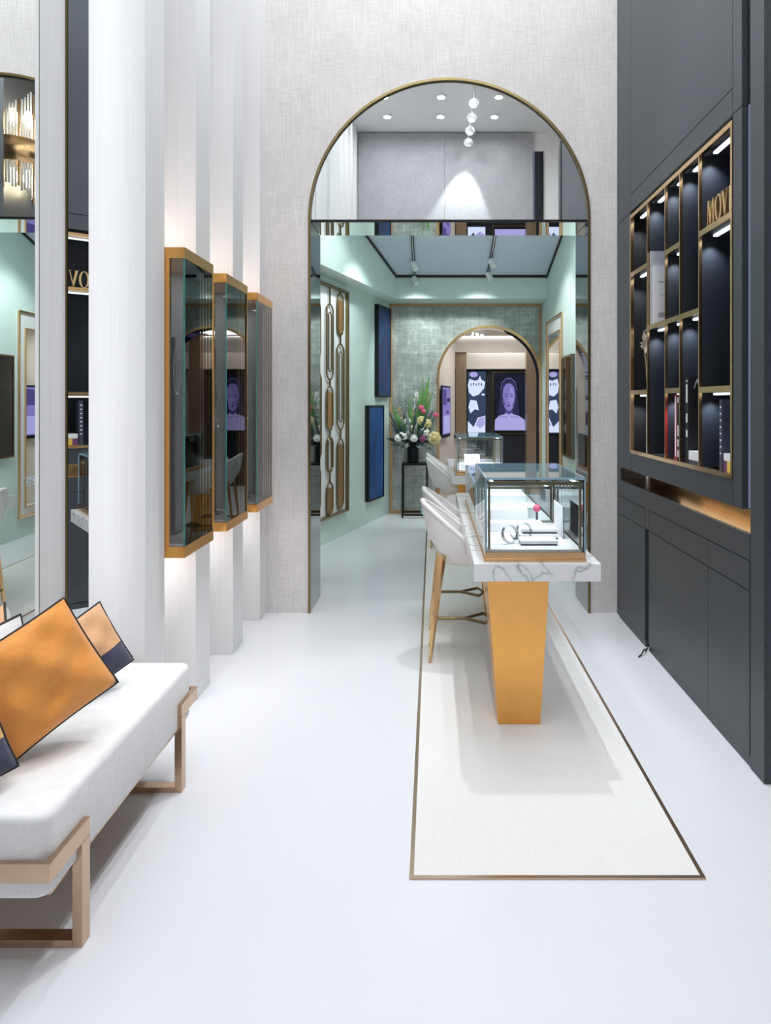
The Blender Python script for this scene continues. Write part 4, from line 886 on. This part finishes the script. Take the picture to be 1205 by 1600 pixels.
obj('print', fbox(0.05, 0.30, 0.0425, 0.0435, 1.55, 1.80), 'screen_skin_dark', t); obj('print', fbox(0.36, 0.60, 0.0425, 0.0435, 1.60, 1.66), 'screen_hair', t); obj('print', fbox(0.10, 0.58, 0.0425, 0.0435, 1.10, 1.38), 'screen_pale', t); obj('print', fbox(0.30, 0.50, 0.0445, 0.0455, 1.40, 1.46), 'screen_lip', t)

# ================================================================= SMALL THINGS ON THE BOOKSHELF
def letter_polys(ch):
    """high-contrast serif capitals in a unit box: list of polygons (x, z) and a width"""
    if ch == 'M': return [[(0.06, 0.03), (0.10, 0.03), (0.15, 0.97), (0.11, 0.97)], [(0.12, 1.0), (0.24, 1.0), (0.47, 0.12), (0.42, 0.0), (0.40, 0.0)], [(0.40, 0.0), (0.44, 0.0), (0.72, 1.0), (0.68, 1.0)], [(0.68, 1.0), (0.80, 1.0), (0.86, 0.0), (0.72, 0.0)], [(0.0, 0.0), (0.16, 0.0), (0.16, 0.03), (0.0, 0.03)], [(0.66, 0.0), (0.92, 0.0), (0.92, 0.03), (0.66, 0.03)]], 0.92
    if ch == 'V': return [[(0.0, 1.0), (0.17, 1.0), (0.40, 0.10), (0.33, 0.0), (0.29, 0.0)], [(0.29, 0.0), (0.34, 0.0), (0.60, 1.0), (0.55, 1.0)], [(0.48, 0.97), (0.66, 0.97), (0.66, 1.0), (0.48, 1.0)], [(-0.05, 0.97), (0.22, 0.97), (0.22, 1.0), (-0.05, 1.0)]], 0.68
    if ch == 'E': return [[(0.06, 0.0), (0.20, 0.0), (0.20, 1.0), (0.06, 1.0)], [(0.20, 0.96), (0.50, 0.96), (0.50, 1.0), (0.20, 1.0)], [(0.47, 0.80), (0.50, 0.80), (0.50, 0.96), (0.47, 0.96)], [(0.20, 0.49), (0.40, 0.49), (0.40, 0.53), (0.20, 0.53)], [(0.20, 0.0), (0.52, 0.0), (0.52, 0.04), (0.20, 0.04)], [(0.49, 0.04), (0.52, 0.04), (0.52, 0.22), (0.49, 0.22)]], 0.54
    return [], 0.7
t = thing('gold_lettering', (1.40, 3.33, 2.4853), 'gold standing letters reading MOVE on the upper shelf', 'lettering')
LH = 0.13; yc = 3.47; lx0, lx1 = 1.393, 1.407
for ch in 'MOVE':
    bm = bm_new(); sc = 0.80
    if ch == 'O':
        wdt = 0.72; n = 32
        V = []
        for x in (lx0, lx1):
            V.append([bm.verts.new((x, yc - LH*sc*(0.36+0.36*math.cos(2*PI*k/n)), 2.4855+LH*(0.5+0.5*math.sin(2*PI*k/n)))) for k in range(n)])
            V.append([bm.verts.new((x, yc - LH*sc*(0.36+0.21*math.cos(2*PI*k/n)), 2.4855+LH*(0.5+0.46*math.sin(2*PI*k/n)))) for k in range(n)])
        o0, i0, o1, i1 = V
        for k in range(n):
            j = (k+1) % n
            for q in ((o0[k], o0[j], i0[j], i0[k]), (o1[k], i1[k], i1[j], o1[j]), (o0[k], o1[k], o1[j], o0[j]), (i0[k], i0[j], i1[j], i1[k])): bm.faces.new(q)
        bmesh.ops.recalc_face_normals(bm, faces=bm.faces[:])
    else:
        polys, wdt = letter_polys(ch)
        for p in polys: prism([(yc - LH*sc*a, 2.4855 + LH*b) for a, b in p], 'x', lx0, lx1, bm)
    obj('letter', bm, 'gold_leaf', t); yc -= LH*sc*(wdt+0.05)
def book_upright(y, th, x0, dep, z, h, cover, lab, name='book'):
    t = thing(name, (x0+dep/2, y+th/2, z), lab, 'book', 'books on the dark shelves')
    obj('pages', B(x0+0.004, x0+dep-0.003, y+0.003, y+th-0.003, z+0.004, z+h-0.004), 'paper_white', t)
    obj('cover', B(x0+0.003, x0+dep, y, y+0.0028, z+0.0005, z+h), cover, t); obj('cover', B(x0+0.003, x0+dep, y+th-0.0028, y+th, z+0.0005, z+h), cover, t)
    s = obj('spine', B(x0, x0+0.0029, y, y+th, z+0.0005, z+h), cover, t); return t
def spine_marks(t, x0, y, th, z, zs, m='paper_white'):
    for a, b in zs: obj('spine_print', B(x0-0.0008, x0-0.0001, y+th*0.25, y+th*0.75, z+a, z+b), m, t)
t = thing('book', (1.48, 4.36, 2.0905), 'tall white presentation book standing in the upper shelf beside a divider', 'book', 'books on the dark shelves')
obj('cover', B(1.397, 1.58, 4.366, 4.386, 2.0905, 2.565), 'book_grey', t); obj('page', B(1.408, 1.58, 4.352, 4.3655, 2.0905, 2.465), 'paper_white', t)
for a, b, c, d in ((1.44, 1.50, 2.36, 2.368), (1.45, 1.49, 2.28, 2.286), (1.44, 1.53, 2.14, 2.17)): obj('page_print', B(a, b, 4.3512, 4.3519, c, d), 'book_grey', t)
b_ = book_upright(3.905, 0.035, 1.397, 0.17, ZB+0.0125, 0.375, 'book_red', 'red and white spined book standing in the third column'); spine_marks(b_, 1.397, 3.905, 0.035, ZB+0.0125, ((0.02, 0.36),))
b_ = book_upright(3.866, 0.035, 1.397, 0.17, ZB+0.0125, 0.37, 'book_black', 'black book with white lettering on its spine'); spine_marks(b_, 1.397, 3.866, 0.035, ZB+0.0125, ((0.02, 0.06), (0.08, 0.12), (0.14, 0.2), (0.33, 0.36)))
b_ = book_upright(4.418, 0.022, 1.391, 0.17, ZB+0.0125, 0.38, 'paper_white', 'thin white book standing in the farthest column')
b_ = book_upright(3.73, 0.04, 1.397, 0.20, ZB+0.0125, 0.47, 'book_black', 'tall black book with thin white spine print and a white letter A'); spine_marks(b_, 1.397, 3.73, 0.04, ZB+0.0125, ((0.14, 0.18), (0.22, 0.27), (0.33, 0.43), (0.445, 0.452)))
bm = bm_new(); zz = 1.675; x_ = 1.447
for p in ([(x_-0.020, zz), (x_-0.015, zz), (x_+0.001, zz+0.05), (x_-0.003, zz+0.05)], [(x_+0.020, zz), (x_+0.011, zz), (x_-0.005, zz+0.05), (x_+0.004, zz+0.05)]): prism(p, 'y', 3.7292, 3.7299, bm)
obj('cover_letter', bm, 'paper_white', b_)
def book_flat(x0, x1, y0, y1, z, h, cover, lab):
    t = thing('book', ((x0+x1)/2, (y0+y1)/2, z), lab, 'book', 'books on the dark shelves')
    obj('pages', B(x0+0.003, x1-0.003, y0+0.003, y1-0.003, z+0.003, z+h-0.003), 'paper_white', t)
    obj('cover', B(x0, x1, y0, y1, z+0.0003, z+0.0028), cover, t); obj('cover', B(x0, x1, y0, y1, z+h-0.0028, z+h), cover, t); obj('spine', B(x0-0.0026, x0-0.0001, y0, y1, z+0.0003, z+h), cover, t); return t
book_flat(1.40, 1.58, 3.565, 3.725, ZB+0.0125, 0.020, 'book_navy', 'thin dark flat book at the bottom of the fourth column from the arch')
b_ = book_flat(1.40, 1.58, 3.565, 3.725, ZB+0.033, 0.048, 'paper_white', 'white flat book in front of the tall black book'); obj('spine_print', B(1.42, 1.50, 3.5642, 3.5649, ZB+0.05, ZB+0.062), 'book_grey', b_)
b_ = book_flat(1.405, 1.58, 3.18, 3.288, ZB+0.0125, 0.052, 'book_yellow', 'yellow flat book at the base of the nearest column'); obj('spine_band', B(1.4018, 1.4023, 3.25, 3.288, ZB+0.013, ZB+0.064), 'book_purple', b_)
book_flat(1.405, 1.58, 3.18, 3.288, ZB+0.065, 0.034, 'paper_white', 'white flat book on top of the yellow one')
b_ = book_upright(3.295, 0.03, 1.397, 0.18, ZB+0.0125, 0.345, 'book_navy', 'slate blue book with a row of white dots on its spine'); spine_marks(b_, 1.397, 3.295, 0.03, ZB+0.0125, [(0.08+0.032*k, 0.088+0.032*k) for k in range(8)])
# dried flower in the farthest column
t = thing('dried_flower', (1.45, 4.60, 1.6805), 'pale dried flower head on a thin stem in the farthest column', 'flower')
obj('stem', tube(bm_new(), [(1.45, 4.60, 1.681), (1.44, 4.60, 1.85), (1.42, 4.59, 1.98)], 0.004, 6), 'straw_petal', t)
for cxx, czz, n, r in ((1.423, 1.985, 11, 0.085), (1.455, 2.085, 9, 0.065)):
    for k in range(n):
        a = 2*PI*k/n + rng.uniform(-0.2, 0.2); rr = r*rng.uniform(0.75, 1.1)
        if cxx + rr*math.cos(a) < 1.39: rr *= 0.6
        bm = bm_new(); e = Vector((cxx + rr*math.cos(a), 4.56-0.03*rng.random(), czz + rr*math.sin(a))); c0 = Vector((cxx, 4.585, czz)); d = e-c0; sd = d.cross(Vector((0, 1, 0))).normalized()*rr*0.20
        v = [bm.verts.new(p) for p in (c0, c0+d*0.5+sd+Vector((0, -0.008, 0)), e, c0+d*0.5-sd+Vector((0, -0.008, 0)), c0+d*0.5+Vector((0, 0.006, 0)))]
        for f in ((0, 1, 2, 3), (0, 4, 1), (1, 4, 2), (2, 4, 3), (3, 4, 0)): bm.faces.new([v[i] for i in f])
        obj('petal', bm, 'cream_petal', t)
# ---------------------------------------------------------------- crystal wall lamp high on the dark wall (seen in the wall mirror)
HX, HY = 2.298, 0.95
t = thing('crystal_wall_lamp', (HX, HY, 4.2), 'tiered crystal rod wall lamp with brass band, seen in the wall mirror', 'wall lamp')
obj('back_plate', B(HX-0.02, HX, HY-0.06, HY+0.06, 4.8, 5.25), 'brass', t)
hr = 0.40
def half(r, n=24): return [(HX-0.021-r*math.sin(PI*k/n), HY - r*math.cos(PI*k/n)) for k in range(n+1)]
oo, ii = half(hr+0.016), half(hr+0.006)
bm = bm_new(); V = [[bm.verts.new((*p, z)) for p in q] for q in (oo, ii) for z in (4.74, 5.06)]
for k in range(len(oo)-1):
    for q in ((V[0][k], V[0][k+1], V[1][k+1], V[1][k]), (V[2][k], V[3][k], V[3][k+1], V[2][k+1]), (V[1][k], V[1][k+1], V[3][k+1], V[3][k]), (V[0][k], V[2][k], V[2][k+1], V[0][k+1])): bm.faces.new(q)
bmesh.ops.recalc_face_normals(bm, faces=bm.faces[:]); obj('band', bm, 'brass', t, True)
n = 34
for k in range(n+1):
    a = PI*k/n; x, y = HX-0.021-hr*math.sin(a)*0.96, HY-hr*math.cos(a)*0.96
    zz1 = 5.42 + 0.36*math.sin(a)**2 + rng.uniform(-0.04, 0.04); zz0 = 4.42 - 0.36*math.sin(a)**4 + rng.uniform(-0.04, 0.04)
    obj('rod', tube(bm_new(), [(x, y, zz0), (x, y, zz1)], 0.014, 8), 'brass' if k % 5 == 3 else 'rod_glass', t, True)
for a in (0.35, 0.95, 1.57, 2.19, 2.79):
    x, y = HX-0.021-0.29*math.sin(a), HY-0.29*math.cos(a)
    for z in (5.34, 4.56): obj('bulb', sph(bm_new(), (x, y, z), 0.055, 1, 1, 2.2, 12, 10), 'bulb', t, True)
